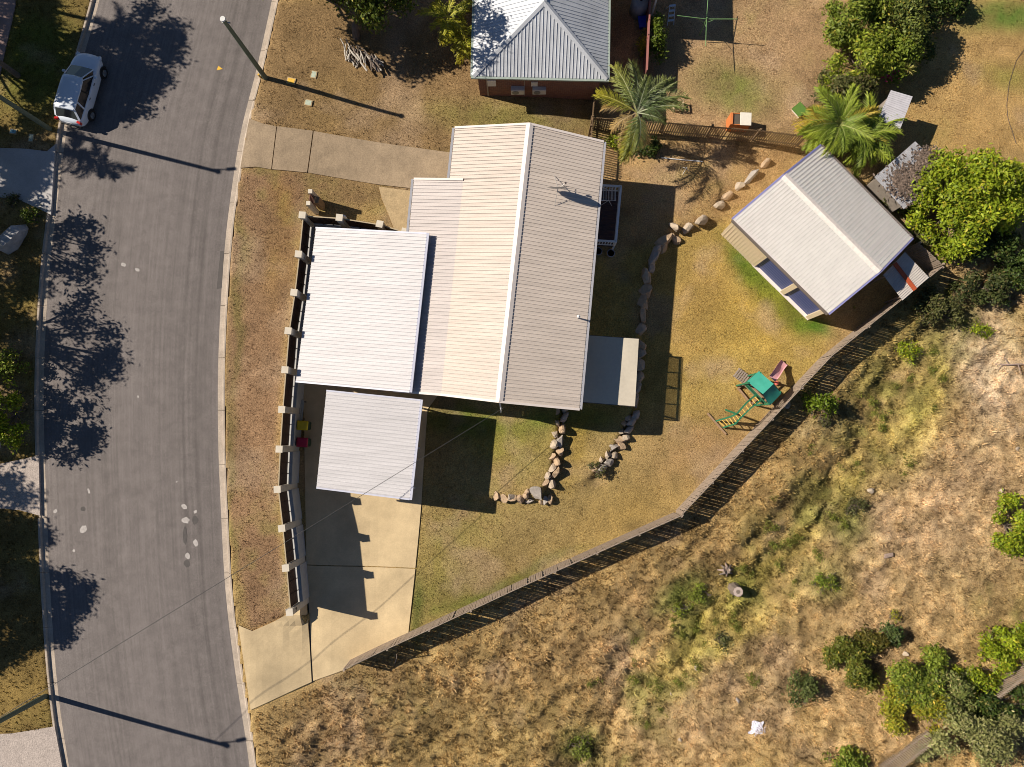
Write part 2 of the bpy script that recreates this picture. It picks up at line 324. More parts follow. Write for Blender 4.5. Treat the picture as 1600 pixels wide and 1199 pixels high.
# ------------------------------------------------------------------ grass
EXCL = []      # plan polygons (pixels) where no grass grows; filled below
EXCL += [ROADPX]+list(SLABS.values())
EXCL += [[(715, 205), (930, 228), (890, 632), (655, 605), (660, 290), (715, 290)], [(748, -10), (948, -10), (945, 145), (750, 145)], [(1150, 345), (1275, 240), (1400, 370), (1290, 480)], [(938, 300), (965, 300), (962, 382), (932, 382)]]
def grass(name, n, box, keep, h0, h1, wd, blades, label, cat, seed):
    r = np.random.default_rng(seed); px = r.uniform(box[0], box[2], n); py = r.uniform(box[1], box[3], n)
    X = np.empty(n); Y = np.empty(n); z = np.zeros(n)
    d = np.stack([(px-800)/F_PX, -(py-599.5)/F_PX, -np.ones(n)], -1) @ CR.T
    for _ in range(3):
        t = (CAM_H-z)/(-d[:, 2]); X = d[:, 0]*t; Y = d[:, 1]*t; z = G(X, Y)
    ok = keep(px, py, X, Y)
    for e in EXCL: ok &= ~in_poly(px, py, e)
    px, py, X, Y = px[ok], py[ok], X[ok], Y[ok]
    ix = np.clip(np.searchsorted(gx, X), 1, nx-1); iy = np.clip(np.searchsorted(gy, Y), 1, ny-1)
    z = Z[iy, ix]; c = alb[iy, ix]
    k = len(X); cl = fbm(X, Y, 1.2, seed+5)
    hh = r.uniform(h0, h1, k)*(.45+1.1*cl); tone = r.uniform(.6, 1.6, k)
    B = blades; an = r.uniform(0, 2*np.pi, (k, B)); ln = r.uniform(.25, 1.1, (k, B)); ww = wd*r.uniform(.7, 1.4, (k, B)); H = hh[:, None]*r.uniform(.6, 1.2, (k, B))
    off = r.normal(0, 1, (k, B, 2))*wd*1.6
    bx = X[:, None]+off[..., 0]; by = Y[:, None]+off[..., 1]
    ax, ay = np.cos(an), np.sin(an)
    v0 = np.stack([bx-ay*ww, by+ax*ww, np.broadcast_to(z[:, None], bx.shape)-.02], -1); v1 = np.stack([bx+ay*ww, by-ax*ww, np.broadcast_to(z[:, None], bx.shape)-.02], -1)
    v2 = np.stack([bx+ax*ln*H, by+ay*ln*H, z[:, None]+H], -1)
    V = np.stack([v0, v1, v2], 2).reshape(-1, 3); Fc = np.arange(len(V)).reshape(-1, 3)
    cc = np.repeat(c*tone[:, None], B*3, 0)
    o = link(name, np_mesh(name, V, Fc, cc), M('grass_blades', attr=True, rough=.9, var=.1, spec=.1, trans=.25))
    return tag(o, label, cat, kind='stuff')
grass('paddock_grass', 52000, (380, 380, 1640, 1230), lambda px, py, X, Y: (sdist(X, Y, FLINE) > .1) & (X-xR(Y) > .7),   .05, .20, .026, 6, 'rough dry tussock grass covering the paddock beyond the paling fence', 'grass', 1)
grass('lawn_grass', 90000, (350, -30, 1640, 1010), lambda px, py, X, Y: (sdist(X, Y, FLINE) < 0) & (X-xR(Y) > .5), .03, .075, .022, 3, 'short dry straw coloured lawn grass round the houses', 'grass', 2)
grass('verge_grass', 9000, (-40, -30, 150, 1230), lambda px, py, X, Y: X < xL(Y)-.5, .04, .13, .025, 4, 'patchy grass verge on the shaded far side of the road', 'grass', 3)

# ------------------------------------------------------------------ road and kerbs
m_asph = M('asphalt', (.178, .158, .150), rough=.92, var=.16, scale=1.4, fine=.10, bump=.35, bscale=60, spec=.25)
def finish_asphalt(m):
    n = m.node_tree; N = n.nodes; L = n.links; b = N['Principled BSDF']; src = b.inputs['Base Color'].links[0].from_socket
    uv = N.new('ShaderNodeUVMap'); sp = N.new('ShaderNodeSeparateXYZ'); L.new(uv.outputs[0], sp.inputs[0])
    geo = N.new('ShaderNodeNewGeometry'); no = N.new('ShaderNodeTexNoise'); no.inputs['Scale'].default_value = .5; L.new(geo.outputs['Position'], no.inputs['Vector'])
    ad = N.new('ShaderNodeMath'); ad.operation = 'MULTIPLY_ADD'; ad.inputs[1].default_value = .02; L.new(no.outputs['Fac'], ad.inputs[0]); L.new(sp.outputs['X'], ad.inputs[2])
    cr = N.new('ShaderNodeValToRGB'); e = cr.color_ramp.elements; e[0].position = 0; e[0].color = (1.06,)*3+(1,); e[1].position = 1; e[1].color = (.98,)*3+(1,)
    for p, v in ((.06, 1.02), (.30, .96), (.36, .92), (.42, 1.0), (.5, 1.03), (.70, .97), (.795, .95), (.81, .77), (.825, .95), (.86, .93), (.887, .74), (.902, .93), (.96, .90)):
        q = e.new(p); q.color = (v, v, v, 1)
    L.new(ad.outputs[0], cr.inputs[0]); mx = N.new('ShaderNodeMix'); mx.data_type = 'RGBA'; mx.blend_type = 'MULTIPLY'; mx.inputs[0].default_value = 1
    L.new(src, mx.inputs[6]); L.new(cr.outputs[0], mx.inputs[7]); L.new(mx.outputs[2], b.inputs['Base Color'])
    cx = N.new('ShaderNodeCombineXYZ'); mu = N.new('ShaderNodeMath'); mu.operation = 'MULTIPLY'; mu.inputs[1].default_value = 70; L.new(sp.outputs['X'], mu.inputs[0]); L.new(mu.outputs[0], cx.inputs[0]); mv = N.new('ShaderNodeMath'); mv.operation = 'MULTIPLY'; mv.inputs[1].default_value = .12; L.new(sp.outputs['Y'], mv.inputs[0]); L.new(mv.outputs[0], cx.inputs[1])
    sn = N.new('ShaderNodeTexNoise'); sn.inputs['Scale'].default_value = 1; sn.inputs['Detail'].default_value = 5; L.new(cx.outputs[0], sn.inputs['Vector']); sr = N.new('ShaderNodeMapRange'); sr.inputs['From Min'].default_value = .3; sr.inputs['From Max'].default_value = .7; sr.inputs['To Min'].default_value = .88; sr.inputs['To Max'].default_value = 1.12; L.new(sn.outputs['Fac'], sr.inputs['Value'])
    v1 = N.new('ShaderNodeVectorMath'); v1.operation = 'SCALE'; L.new(mx.outputs[2], v1.inputs[0]); L.new(sr.outputs[0], v1.inputs['Scale'])
    # aggregate speckle
    vo = N.new('ShaderNodeTexNoise'); vo.inputs['Scale'].default_value = 45; vo.inputs['Detail'].default_value = 2; L.new(geo.outputs['Position'], vo.inputs['Vector'])
    mr = N.new('ShaderNodeMapRange'); mr.inputs['From Min'].default_value = .3; mr.inputs['From Max'].default_value = .7; mr.inputs['To Min'].default_value = .75; mr.inputs['To Max'].default_value = 1.25
    L.new(vo.outputs['Fac'], mr.inputs['Value']); v2 = N.new('ShaderNodeVectorMath'); v2.operation = 'SCALE'; L.new(v1.outputs[0], v2.inputs[0]); L.new(mr.outputs[0], v2.inputs['Scale']); L.new(v2.outputs[0], b.inputs['Base Color'])
finish_asphalt(m_asph)
ry = np.arange(-70, 76, .5); nu = 13; uu = np.linspace(0, 1, nu)
RXl, RXr = xL(ry), xR(ry); VX = RXl[:, None]+(RXr-RXl)[:, None]*uu; VZ = np.broadcast_to(.06*(1-(2*uu-1)**2), VX.shape)
rv = np.stack([VX, np.broadcast_to(ry[:, None], VX.shape), VZ], -1).reshape(-1, 3); ri = np.arange(len(rv)).reshape(len(ry), nu)
rq = np.stack([ri[:-1, :-1], ri[:-1, 1:], ri[1:, 1:], ri[1:, :-1]], -1).reshape(-1, 4)
rm = np_mesh('road', rv, rq, None, 4, True); uvl = rm.uv_layers.new(name='UVMap')
U = np.stack([np.broadcast_to(uu, VX.shape), np.broadcast_to(ry[:, None], VX.shape)], -1).reshape(-1, 2)[rq.ravel()]; uvl.data.foreach_set('uv', U.astype(np.float32).ravel())
road = tag(link('road', rm, m_asph), kind='structure')
def roadz(X, Y):
    u = (X-float(xL(Y)))/(float(xR(Y))-float(xL(Y))); return .06*(1-(2*u-1)**2)
m_kerb = M('kerb_concrete', (.43, .36, .29), rough=.9, var=.25, scale=1.5, fine=.12, bump=.2)
def kerb(name, fx, sgn, breaks):
    root = tag(bpy.data.objects.new(name, None), kind='structure'); COL.objects.link(root)
    drives = [(P(0 if sgn < 0 else 400, b, 0).y, P(0 if sgn < 0 else 400, a, 0).y) for a, b in breaks]
    y = -42.0
    while y < 46:
        y1 = y+3.1; ys = np.linspace(y+.012, y1-.012, 5); low = any(lo-.6 < (y+y1)/2 < hi+.6 for lo, hi in drives); top = .055 if low else .15
        prof = [(0, -.3), (0, .004), (.29, .012), (.33, top-.012), (.36, top), (.455, top), (.455, -.3)]
        mb = MB(); vs = []
        for yy in ys:
            x = float(fx(yy))
            for a, z in prof: vs.append((x+sgn*a, yy, z))
        k = len(prof); fs = [tuple(range(k)), tuple((4*k)+i for i in range(k-1, -1, -1))]
        for i in range(4):
            for j in range(k): fs.append((i*k+j, i*k+(j+1) % k, (i+1)*k+(j+1) % k, (i+1)*k+j))
        mb.add(vs, fs); mb.build('kerb_stone', m_kerb, root); y = y1
    return root
kerb('kerb_right', xR, 1, [(186, 264), (974, 1112)]); kerb('kerb_left', xL, -1, [(224, 338), (708, 808), (1135, 1260)])

# ------------------------------------------------------------------ concrete slabs
def slab(px, dz, name, mat, parent=None, th=.14, st=.5, soft=0):
    pts = [gh(a, b) for a, b in px]; bm = bmesh.new(); f = bm.faces.new([bm.verts.new((p.x, p.y, 0)) for p in pts])
    xs = [p.x for p in pts]; ys = [p.y for p in pts]
    for ax, lo, hi in ((0, min(xs), max(xs)), (1, min(ys), max(ys))):
        c = lo+st
        while c < hi-.05:
            co = [0, 0, 0]; no = [0, 0, 0]; co[ax] = c; no[ax] = 1
            bmesh.ops.bisect_plane(bm, geom=bm.verts[:]+bm.edges[:]+bm.faces[:], plane_co=co, plane_no=no); c += st
    for v in bm.verts: v.co.z = (Gp(v.co.x, v.co.y) if not soft else max(Gp(v.co.x, v.co.y), sum(Gp(v.co.x+soft*math.cos(k*.785)*q, v.co.y+soft*math.sin(k*.785)*q) for k in range(8) for q in (.5, 1))/16))+dz
    ed = [e for e in bm.edges if e.is_boundary]; r = bmesh.ops.extrude_edge_only(bm, edges=ed)
    for v in [g for g in r['geom'] if isinstance(g, bmesh.types.BMVert)]: v.co.z -= th
    bmesh.ops.recalc_face_normals(bm, faces=bm.faces); me = bpy.data.meshes.new(name); bm.to_mesh(me); bm.free()
    if me.polygons and sum(p.normal.z for p in me.polygons) < 0: me.flip_normals()
    return link(name, me, mat, parent)
m_conc_old = M('weathered_concrete', (.33, .25, .165), rough=.93, var=.22, scale=1.1, fine=.16, bump=.3)
m_conc_path = M('path_concrete', (.43, .32, .18), rough=.93, var=.15, scale=2, fine=.16, bump=.3)
m_conc_new = M('pale_concrete', (.58, .45, .265), rough=.88, var=.24, scale=.6, fine=.06, bump=.12)
m_conc_grey = M('grey_concrete', (.46, .44, .43), rough=.9, var=.16, scale=.8, fine=.08, bump=.2)
m_gravel = M('gravel_drive', (.42, .36, .32), rough=.95, var=.15, scale=3, fine=.22, bump=.5)
def group_struct(name, keys, mat, dz=.05):
    root = tag(bpy.data.objects.new(name, None), kind='structure'); COL.objects.link(root)
    for k in keys: slab(SLABS[k], dz, 'slab', mat, root, soft=1.6 if k == 's3' else 0, st=.35 if k == 's3' else .5)
    return root
group_struct('driveway_north', ['n1', 'n2', 'n3'], m_conc_old, .045)
tag(slab(SLABS['path'], .055, 'footpath', m_conc_path), kind='structure')
group_struct('driveway_south', ['s1', 's2', 's3'], m_conc_new, .05)
group_struct('driveway_across_road', ['w1'], m_conc_grey, .04)
tag(slab(SLABS['w2'], .035, 'gravel_driveway', m_gravel), kind='structure')
tag(slab(SLABS['w3'], .035, 'gravel_apron', m_gravel), kind='structure')
tag(slab(SLABS['w0'], .035, 'brick_path', M('pink_paving', (.36, .25, .22), rough=.9, var=.2, scale=3)), kind='structure')

# ------------------------------------------------------------------ paint and patches on the road
m_paint = M('worn_white_paint', (.42, .39, .37), rough=.85, var=.25, scale=8); m_yell = M('yellow_paint', (.72, .42, .04), rough=.7, var=.15)
m_patch = M('dark_tar', (.085, .077, .073), rough=.8, var=.2, scale=6)
def blotch(name, px, py, rx, ry, mat, label, cat, group, turn=0, n=11, poly=None):
    p = P(px, py, .05); vs = []
    for i in range(n):
        a = 2*math.pi*i/n; k = random.uniform(.75, 1.15); u, v = rx*k*math.cos(a)/27, ry*k*math.sin(a)/27
        vs.append((u*math.cos(turn)-v*math.sin(turn), u*math.sin(turn)+v*math.cos(turn)))
    if poly: vs = [((P(a, b, .05)-p).x, (P(a, b, .05)-p).y) for a, b in poly]
    z = roadz(p.x, p.y); mb = MB(); mb.prism([(a, b) for a, b in vs], 0, .003); o = mb.build(name, mat); o.location = (p.x, p.y, z+.004)
    return tag(o, label, cat, group)
for x, y, a, b in [(288, 792, 4, 6), (290, 813, 5, 6.5), (306, 849, 4, 6.5), (293, 869, 5, 4), (305, 800, 2.5, 3)]:
    blotch('paint_splash', x, y, a, b, m_paint, 'pale paint splash among the tar repairs in the wall side lane', 'paint mark', 'splashes among the tar repairs', random.uniform(0, 3))
for x, y, a, b, lb in [(130, 827, 5, 7, 'largest pale splash on the road near the gravel driveway'), (139, 768, 4.5, 2, 'thin flat pale streak on the road near the gravel driveway'), (86, 799, 3.5, 3, 'pale splash by the gutter at the gravel driveway'), (115, 861, 2.2, 2.5, 'tiny pale splash just below the largest one'), (193, 414, 3, 4, 'smaller of two pale scuffs in mid road'), (215, 422, 3, 5, 'longer of two pale scuffs in mid road'), (216, 620, 1.6, 2.2, 'tiny lone white chip in mid road'), (276, 753, 1.2, 1.6, 'tiny white chip just above the paint splashes')]:
    blotch('paint_splash', x, y, a, b, m_paint, lb, 'paint mark', None, random.uniform(0, 3))
for x, y, a, b, lb in [(289, 838, 3.5, 14, 'long narrow dark tar repair between paint splashes'), (305, 813, 4.5, 7, 'oval dark tar repair right of the paint splashes'), (292, 880, 5, 6, 'dark tar repair below the last paint splash'), (130, 795, 4, 4, 'faint round tar repair in the far lane')]:
    blotch('tar_patch', x, y, a, b, m_patch, lb, 'tar patch', None)
blotch('painted_arrow', 342, 107, 3, 3, m_yell, 'small yellow triangle painted on the road near the green pole', 'road marking', None, poly=[(341, 103), (348, 108), (338.5, 110)])
blotch('asphalt_patch', 343, 423, 3, 3, M('patch_asphalt', (.10, .09, .085), rough=.9, var=.1), 'long dark asphalt patch against the kerb', 'asphalt patch', None, poly=[(349.5, 392), (346, 450), (338, 452), (344, 392)])
# ------------------------------------------------------------------ sheet roofs
RIB = [(0, 0), (.70, 0), (.75, 1), (.86, 1), (.91, 0)]
def ribbed(name, bot, top, pitch, h, mat, parent, length=None, inv=None, t0=0.0, t1=1.0):
    """bot(t), top(t): edges of the sheet; ribs run from bot to top"""
    b0, b1 = bot(t0), bot(t1); n = max(2, int(round((b1-b0).length/pitch)))
    mid = (t0+t1)/2; nn = (b1-b0).cross(top(mid)-bot(mid)).normalized()
    if nn.z < 0: nn = -nn
    if abs(nn.z) < .05: nn = nn if nn.dot(Vector((0, 0, CAM_H))-b0) > 0 else -nn
    ts = [(i+f)/n for i in range(n) for f, _ in RIB]+[1.0]; hs = [q for i in range(n) for _, q in RIB]+[0]
    vs = []
    for t, q in zip(ts, hs):
        t = t0+(t1-t0)*t; vs += [bot(t)+nn*q*h, top(t)+nn*q*h]
    mb = MB(inv); mb.add(vs, [(2*i, 2*i+2, 2*i+3, 2*i+1) for i in range(len(ts)-1)])
    return mb.build(name, mat, parent)
def lerp(a, b): return lambda t: a+(b-a)*t
def quad_sheet(name, e0, e1, r0, r1, pitch, h, mat, parent, inv=None): return ribbed(name, lerp(e0, e1), lerp(r0, r1), pitch, h, mat, parent, inv=inv)
m_cream = M('cream_roof_steel', (.60, .525, .46), rough=.6, var=.13, scale=1.2, fine=.06, spec=.3, streak=(.25, 3.5, .5))
m_verroof = M('verandah_roof_steel', (.56, .51, .485), rough=.6, var=.13, scale=1.2, fine=.06, spec=.3, streak=(.25, 3.5, .5))
m_white = M('white_roof_steel', (.56, .545, .555), rough=.55, var=.11, scale=1.2, fine=.06, spec=.3, streak=(.25, 3.5, .5))
m_shedroof = M('shed_roof_steel', (.61, .58, .55), rough=.55, var=.06, scale=1.5, fine=.03, spec=.3)
m_zinc = M('zinc_roof_steel', (.53, .55, .58), rough=.5, var=.14, scale=1.0, fine=.06, metal=.15)
m_trim = M('pale_steel_trim', (.76, .68, .62), rough=.5, var=.06); m_gutter = M('grey_gutter_steel', (.35, .35, .38), rough=.45, var=.08)
m_fascia = M('white_steel_beam', (.55, .56, .66), rough=.4, var=.05); m_post = M('white_post_steel', (.70, .69, .68), rough=.5, var=.06)
m_blue_trim = M('violet_grey_trim', (.22, .22, .42), rough=.45, var=.06)
m_wallc = M('cream_render', (.62, .55, .45), rough=.85, var=.08, scale=3); m_glass = M('dark_window_glass', (.03, .04, .05), rough=.08, var=.05, spec=.6)
m_white_paint = M('white_painted_timber', (.78, .77, .76), rough=.6, var=.06, scale=5)
def wall_quad(mb, pts, z0, z1): mb.prism([(p.x, p.y) for p in pts], z0, z1)
def inset(pts, d):
    c = sum((Vector((p.x, p.y, 0)) for p in pts), Vector())/len(pts); r = []
    n = len(pts)
    for i in range(n):
        p = Vector((pts[i].x, pts[i].y)); a = (Vector((pts[i-1].x, pts[i-1].y))-p).normalized(); b = (Vector((pts[(i+1) % n].x, pts[(i+1) % n].y))-p).normalized()
        s = abs(a.x*b.y-a.y*b.x) or 1; r.append(p+(a+b)*d/s)
    return r
def window(parent, inv, a, b, z0, z1, out, name='window'):      # a, b: plan ends on the wall; out: outward unit
    o = Vector((out.x, out.y, 0)); a = Vector((a.x, a.y, 0)); b = Vector((b.x, b.y, 0)); mb = MB(inv)
    for p, q, zz0, zz1 in ((a, b, z0-.06, z0), (a, b, z1, z1+.06)):
        mb.hexa([p-o*.02+Vector((0, 0, zz0)), q-o*.02+Vector((0, 0, zz0)), q+o*.05+Vector((0, 0, zz0)), p+o*.05+Vector((0, 0, zz0))], [p-o*.02+Vector((0, 0, zz1)), q-o*.02+Vector((0, 0, zz1)), q+o*.05+Vector((0, 0, zz1)), p+o*.05+Vector((0, 0, zz1))])
    d = (b-a).normalized()*.06
    for p in (a, (a+b)/2, b-d):
        mb.hexa([p-o*.02+Vector((0, 0, z0)), p+d-o*.02+Vector((0, 0, z0)), p+d+o*.045+Vector((0, 0, z0)), p+o*.045+Vector((0, 0, z0))], [p-o*.02+Vector((0, 0, z1)), p+d-o*.02+Vector((0, 0, z1)), p+d+o*.045+Vector((0, 0, z1)), p+o*.045+Vector((0, 0, z1))])
    w_ = mb.build(name, m_white_paint, parent)
    g = MB(inv); g.hexa([a-o*.01+Vector((0, 0, z0)), b-o*.01+Vector((0, 0, z0)), b+o*.02+Vector((0, 0, z0)), a+o*.02+Vector((0, 0, z0))], [a-o*.01+Vector((0, 0, z1)), b-o*.01+Vector((0, 0, z1)), b+o*.02+Vector((0, 0, z1)), a+o*.02+Vector((0, 0, z1))])
    g.build('pane', m_glass, w_)
    return w_

# ------------------------------------------------------------------ main house
ZE, ZR = 3.0, 4.0
rA, rB = P(828, 194, ZR), P(780, 628, ZR); eC, eD = P(943, 222, ZE), P(905, 640, ZE); eE, eF = P(711, 200, ZE), P(702.5, 281, ZE)
zb = 3.18; bk0, bk1 = P(724, 281, zb), P(689, 617, zb); ZV = 2.72; v0, v1 = P(647, 280, ZV), P(615, 611, ZV)
hb = (rA+rB)/2; house = thing('house', 'long house with cream ribbed metal gable roof between the carports and the back yard', 'house', (hb.x, hb.y, PAD)); HI = local(house)
tk = (v0-P(647, 200, ZV)).length/ (rB-rA).length
tN = (eF-eE).length/(rB-rA).length
quad_sheet('roof_sheet', eC, eD, rA, rB, .195, .045, m_cream, house, HI)
rN = rA+(rB-rA)*tN; quad_sheet('roof_sheet', eE, eF, rA, rN, .195, .045, m_cream, house, HI)
quad_sheet('roof_sheet', bk0, bk1, rN, rB, .195, .045, m_cream, house, HI)
quad_sheet('verandah_roof', v0, v1, bk0+Vector((0, 0, -.01)), bk1+Vector((0, 0, -.01)), .195, .045, m_verroof, house, HI)
mb = MB(HI); mb.add([rA+Vector((-.2, 0, -.0)), rB+Vector((-.2, 0, -.0)), rB+Vector((0, 0, .085)), rA+Vector((0, 0, .085)), rB+Vector((.2, 0, -.0)), rA+Vector((.2, 0, -.0))], [(0, 1, 2, 3), (3, 2, 4, 5)]); mb.build('ridge_cap', m_trim, house)
def cap_bar(name, a, b, wd, ht, mat, parent, inv, dz=0.0): mb = MB(inv); mb.bar(a+Vector((0, 0, dz)), b+Vector((0, 0, dz)), wd, ht); return mb.build(name, mat, parent)
for a, b in ((rA, eC), (rA, eE), (rB, eD), (rB, bk1), (bk1, v1), (v0, bk0)): cap_bar('barge_cap', a, b, .12, .16, m_trim, house, HI, -.02)
dx = Vector((.09, 0, -.05))
cap_bar('gutter', eC+dx, eD+dx, .13, .11, m_gutter, house, HI); cap_bar('gutter', eE-Vector((.09, 0, .05)), eF-Vector((.09, 0, .05)), .13, .11, m_gutter, house, HI); cap_bar('gutter', v0-Vector((.09, 0, .05)), v1-Vector((.09, 0, .05)), .13, .11, m_gutter, house, HI)
hw = inset([eE, P(697, 628, ZE)*1.0, eD, eC], .55); zlow = -1.6
mb = MB(HI); mb.prism(hw, zlow, ZE-.12); mb.build('wall', m_wallc, house)
for (a, b, r) in ((hw[3], hw[0], rA), (hw[1], hw[2], rB)):
    rr = r+(Vector((hb.x, hb.y, r.z))-r).normalized()*.55; mb = MB(HI)
    dd = (Vector((hb.x, hb.y, 0))-Vector((r.x, r.y, 0))).normalized()*.1
    A3, B3, C3 = Vector((*a, ZE-.12)), Vector((*b, ZE-.12)), Vector((rr.x, rr.y, ZR-.1))
    mb.add([A3, B3, C3, A3+dd, B3+dd, C3+dd], [(0, 1, 2), (5, 4, 3), (0, 3, 4, 1), (1, 4, 5, 2), (2, 5, 3, 0)]); mb.build('gable', m_wallc, house)
E2 = hw[3]-hw[2]; n_e = Vector((-E2.y, E2.x)).normalized(); n_e = n_e if n_e.x > 0 else -n_e
for f0, f1, z0, z1, nm in ((.08, .22, 1.0, 2.2, 'window'), (.30, .40, 1.0, 2.2, 'window'), (.48, .56, .9, 2.2, 'window'), (.72, .82, -.1, 2.1, 'sliding_door')): window(house, HI, hw[2]+E2*f0, hw[2]+E2*f1, z0, z1, n_e, nm)
S2 = hw[2]-hw[1]; n_s = Vector((S2.y, -S2.x)).normalized(); n_s = n_s if n_s.y < 0 else -n_s
for f0, f1 in ((.12, .3), (.62, .8)): window(house, HI, hw[1]+S2*f0, hw[1]+S2*f1, .8, 2.0, n_s)
for t in (.03, .35, .68, .97):
    q = v0+(v1-v0)*t; MB(HI).bar((q.x+.15, q.y, PAD), (q.x+.15, q.y, ZV-.06), .1).build('verandah_post', m_post, house)
mb = MB(HI); mb.tube([P(781, 628, 2.85), P(781, 631, 2.7), P(783, 640, 2.3), P(783, 641, 1.0), P(782.5, 644, -.2)], .045, 8); mb.build('downpipe', m_white_paint, house)
# rooftop dish
slope = lambda x, y: (lambda p: p)(None)
def roof_pt(px, py):                       # on the east slope
    for z in np.linspace(ZE, ZR, 60):
        p = P(px, py, z); t = ((p-rA).dot((rB-rA).normalized()))/(rB-rA).length; r_ = rA+(rB-rA)*t; e_ = eC+(eD-eC)*t
        s = (p.x-r_.x)/(e_.x-r_.x); zz = r_.z+(e_.z-r_.z)*s
        if abs(zz-p.z) < .012: return p
    return p
db = roof_pt(871, 300); dish = thing('satellite_dish', 'grey mesh satellite dish on a braced mast on the brown slope of the house roof', 'satellite dish', db); m_dish = M('dish_grey', (.52, .50, .46), rough=.5, var=.1); m_mast = M('galvanised_steel', (.45, .44, .42), rough=.45, var=.1, metal=.4)
MB().tube([(0, 0, 0), (0, 0, .75)], .025, 8).build('mast', m_mast, dish)
for q in (roof_pt(866, 275), roof_pt(866.5, 322), roof_pt(899, 296)):
    q = q-db; MB().tube([q+Vector((0, 0, .03)), (0, 0, .62)], .014, 6).build('stay', m_mast, dish)
nrm = Vector((-.05, .95, .32)).normalized(); ax = nrm.cross(Vector((0, 0, 1))).normalized(); ay = nrm.cross(ax); vs = [Vector((0, 0, .8))-nrm*.10]; fs = []; nr, na = 4, 24
for i in range(1, nr+1):
    for k in range(na): a = 2*math.pi*k/na; r = .55*i/nr; vs.append(Vector((0, 0, .8))+ax*math.cos(a)*r*1.1+ay*math.sin(a)*r-nrm*(.10-.10*(i/nr)**2))
for k in range(na): fs.append((0, 1+k, 1+(k+1) % na))
for i in range(nr-1):
    for k in range(na): fs.append((1+i*na+k, 1+(i+1)*na+k, 1+(i+1)*na+(k+1) % na, 1+i*na+(k+1) % na))
MB().add(vs, fs).build('reflector', m_dish, dish, smooth=True)
ln = Vector((0, 0, .8))+nrm*.45+Vector((.42, -.2, -.2)); mb = MB(); mb.tube([Vector((.0, 0, .45)), ln], .014, 6); mb.build('feed_arm', m_mast, dish); MB().box(ln, (.1, .1, .12)).build('feed_horn', M('dark_plastic', (.06, .05, .05), rough=.5), dish)
vp = roof_pt(903, 497); vent = thing('vent_pipe', 'short capped vent pipe near the edge of the brown roof slope', 'vent pipe', vp)
MB().tube([(0, 0, -.05), (0, 0, .5)], .04, 10).build('pipe', m_mast, vent); MB().tube([(0, 0, .48), (0, 0, .53), (0, 0, .58)], [.085, .09, .03], 12).build('cowl', M('pale_plastic', (.7, .68, .66), rough=.5), vent)

# ------------------------------------------------------------------ carports
def carport(name, label, px, zs, ribh=.045):
    A, B, C, D = [P(a, b, z) for (a, b), z in zip(px, zs)]        # NW NE SE SW
    c = (A+B+C+D)/4; t = thing(name, label, 'carport', (c.x, c.y, PAD+.05)); I = local(t)
    quad_sheet('roof_sheet', A, D, B, C, .195, ribh, m_white, t, I)
    dn = Vector((0, 0, -.06))
    for a, b in ((A, B), (D, C)):
        s = Vector((0, .05 if a is A else -.05, 0)); cap_bar('fascia', a+dn+s, b+dn+s, .09, .16, m_fascia, t, I)
    cap_bar('gutter', B+dn+Vector((.06, .08, 0)), C+dn+Vector((.06, -.08, 0)), .14, .15, m_fascia, t, I)
    for f in (.02, .25, .5, .75, .98):
        a = A+(D-A)*f; b = B+(C-B)*f; cap_bar('rafter', a+(b-a)*.03+Vector((0, 0, -.14)), b-(b-a)*.01+Vector((0, 0, -.14)), .07, .14, m_fascia, t, I)
    for f in (.06, .5, .94):
        for g in (.10, .95):
            e = A+(D-A)*f; h = B+(C-B)*f; q = e+(h-e)*g; MB(I).bar((q.x, q.y, PAD+.05), (q.x, q.y, q.z-.14), .09).build('post', m_post, t)
    return t
carport('carport', 'large white ribbed carport roof standing against the street wall and over the verandah', [(493.5, 357.5), (667, 366.5), (640, 611), (462.5, 595)], (1.92, 3.3, 3.3, 1.92))
carport('carport', 'smaller square white carport over the pale concrete driveway beside the wheelie bins', [(510, 612), (657, 627), (640, 779), (494.5, 761)], (2.62, 2.76, 2.76, 2.62))

# ------------------------------------------------------------------ shade awning and deck
ZA = 1.2; A, B, C, D = [P(a, b, ZA) for a, b in ((913, 524), (998, 530), (992, 635), (907, 628))]
aw = thing('shade_awning', 'beige shade cloth awning on a steel frame beside the back wall of the house', 'awning', ((A.x+C.x)/2, (A.y+C.y)/2, -1.02)); AI = local(aw)
m_cloth = M('shade_cloth', (.70, .63, .51), rough=.9, var=.07, alpha_mix=.22); m_frame = M('dark_frame_steel', (.10, .09, .085), rough=.5)
mb = MB(AI); n = 8; vs = []; fs = []
for i in range(n+1):
    for j in range(n+1):
        u, v = i/n, j/n; p = (A*(1-u)+B*u)*(1-v)+(D*(1-u)+C*u)*v; vs.append(p+Vector((0, 0, .02+.03*math.sin(u*9)*math.sin(v*7)*(1 if 0 < i < n and 0 < j < n else 0))))
for i in range(n):
    for j in range(n): a = i*(n+1)+j; fs.append((a, a+1, a+n+2, a+n+1))
mb.add(vs, fs).build('cloth', m_cloth, aw, smooth=True)
dn = Vector((0, 0, -.07))
for f in (0, .25, .5, .75, 1): cap_bar('rafter', A+(D-A)*f+dn, B+(C-B)*f+dn, .06, .08, m_frame, aw, AI)
for f in (0, .6, 1): cap_bar('purlin', A+(B-A)*f+dn*2, D+(C-D)*f+dn*2, .06, .08, m_frame, aw, AI)
for q in (A+(B-A)*.97+(D-A)*.02, D+(C-D)*.97-(D-A)*.02, B+(C-B)*.5-(B-A)*.03): MB(AI).bar((q.x, q.y, Gp(q.x, q.y)-.1), (q.x, q.y, ZA-.16), .08).build('post', m_frame, aw)
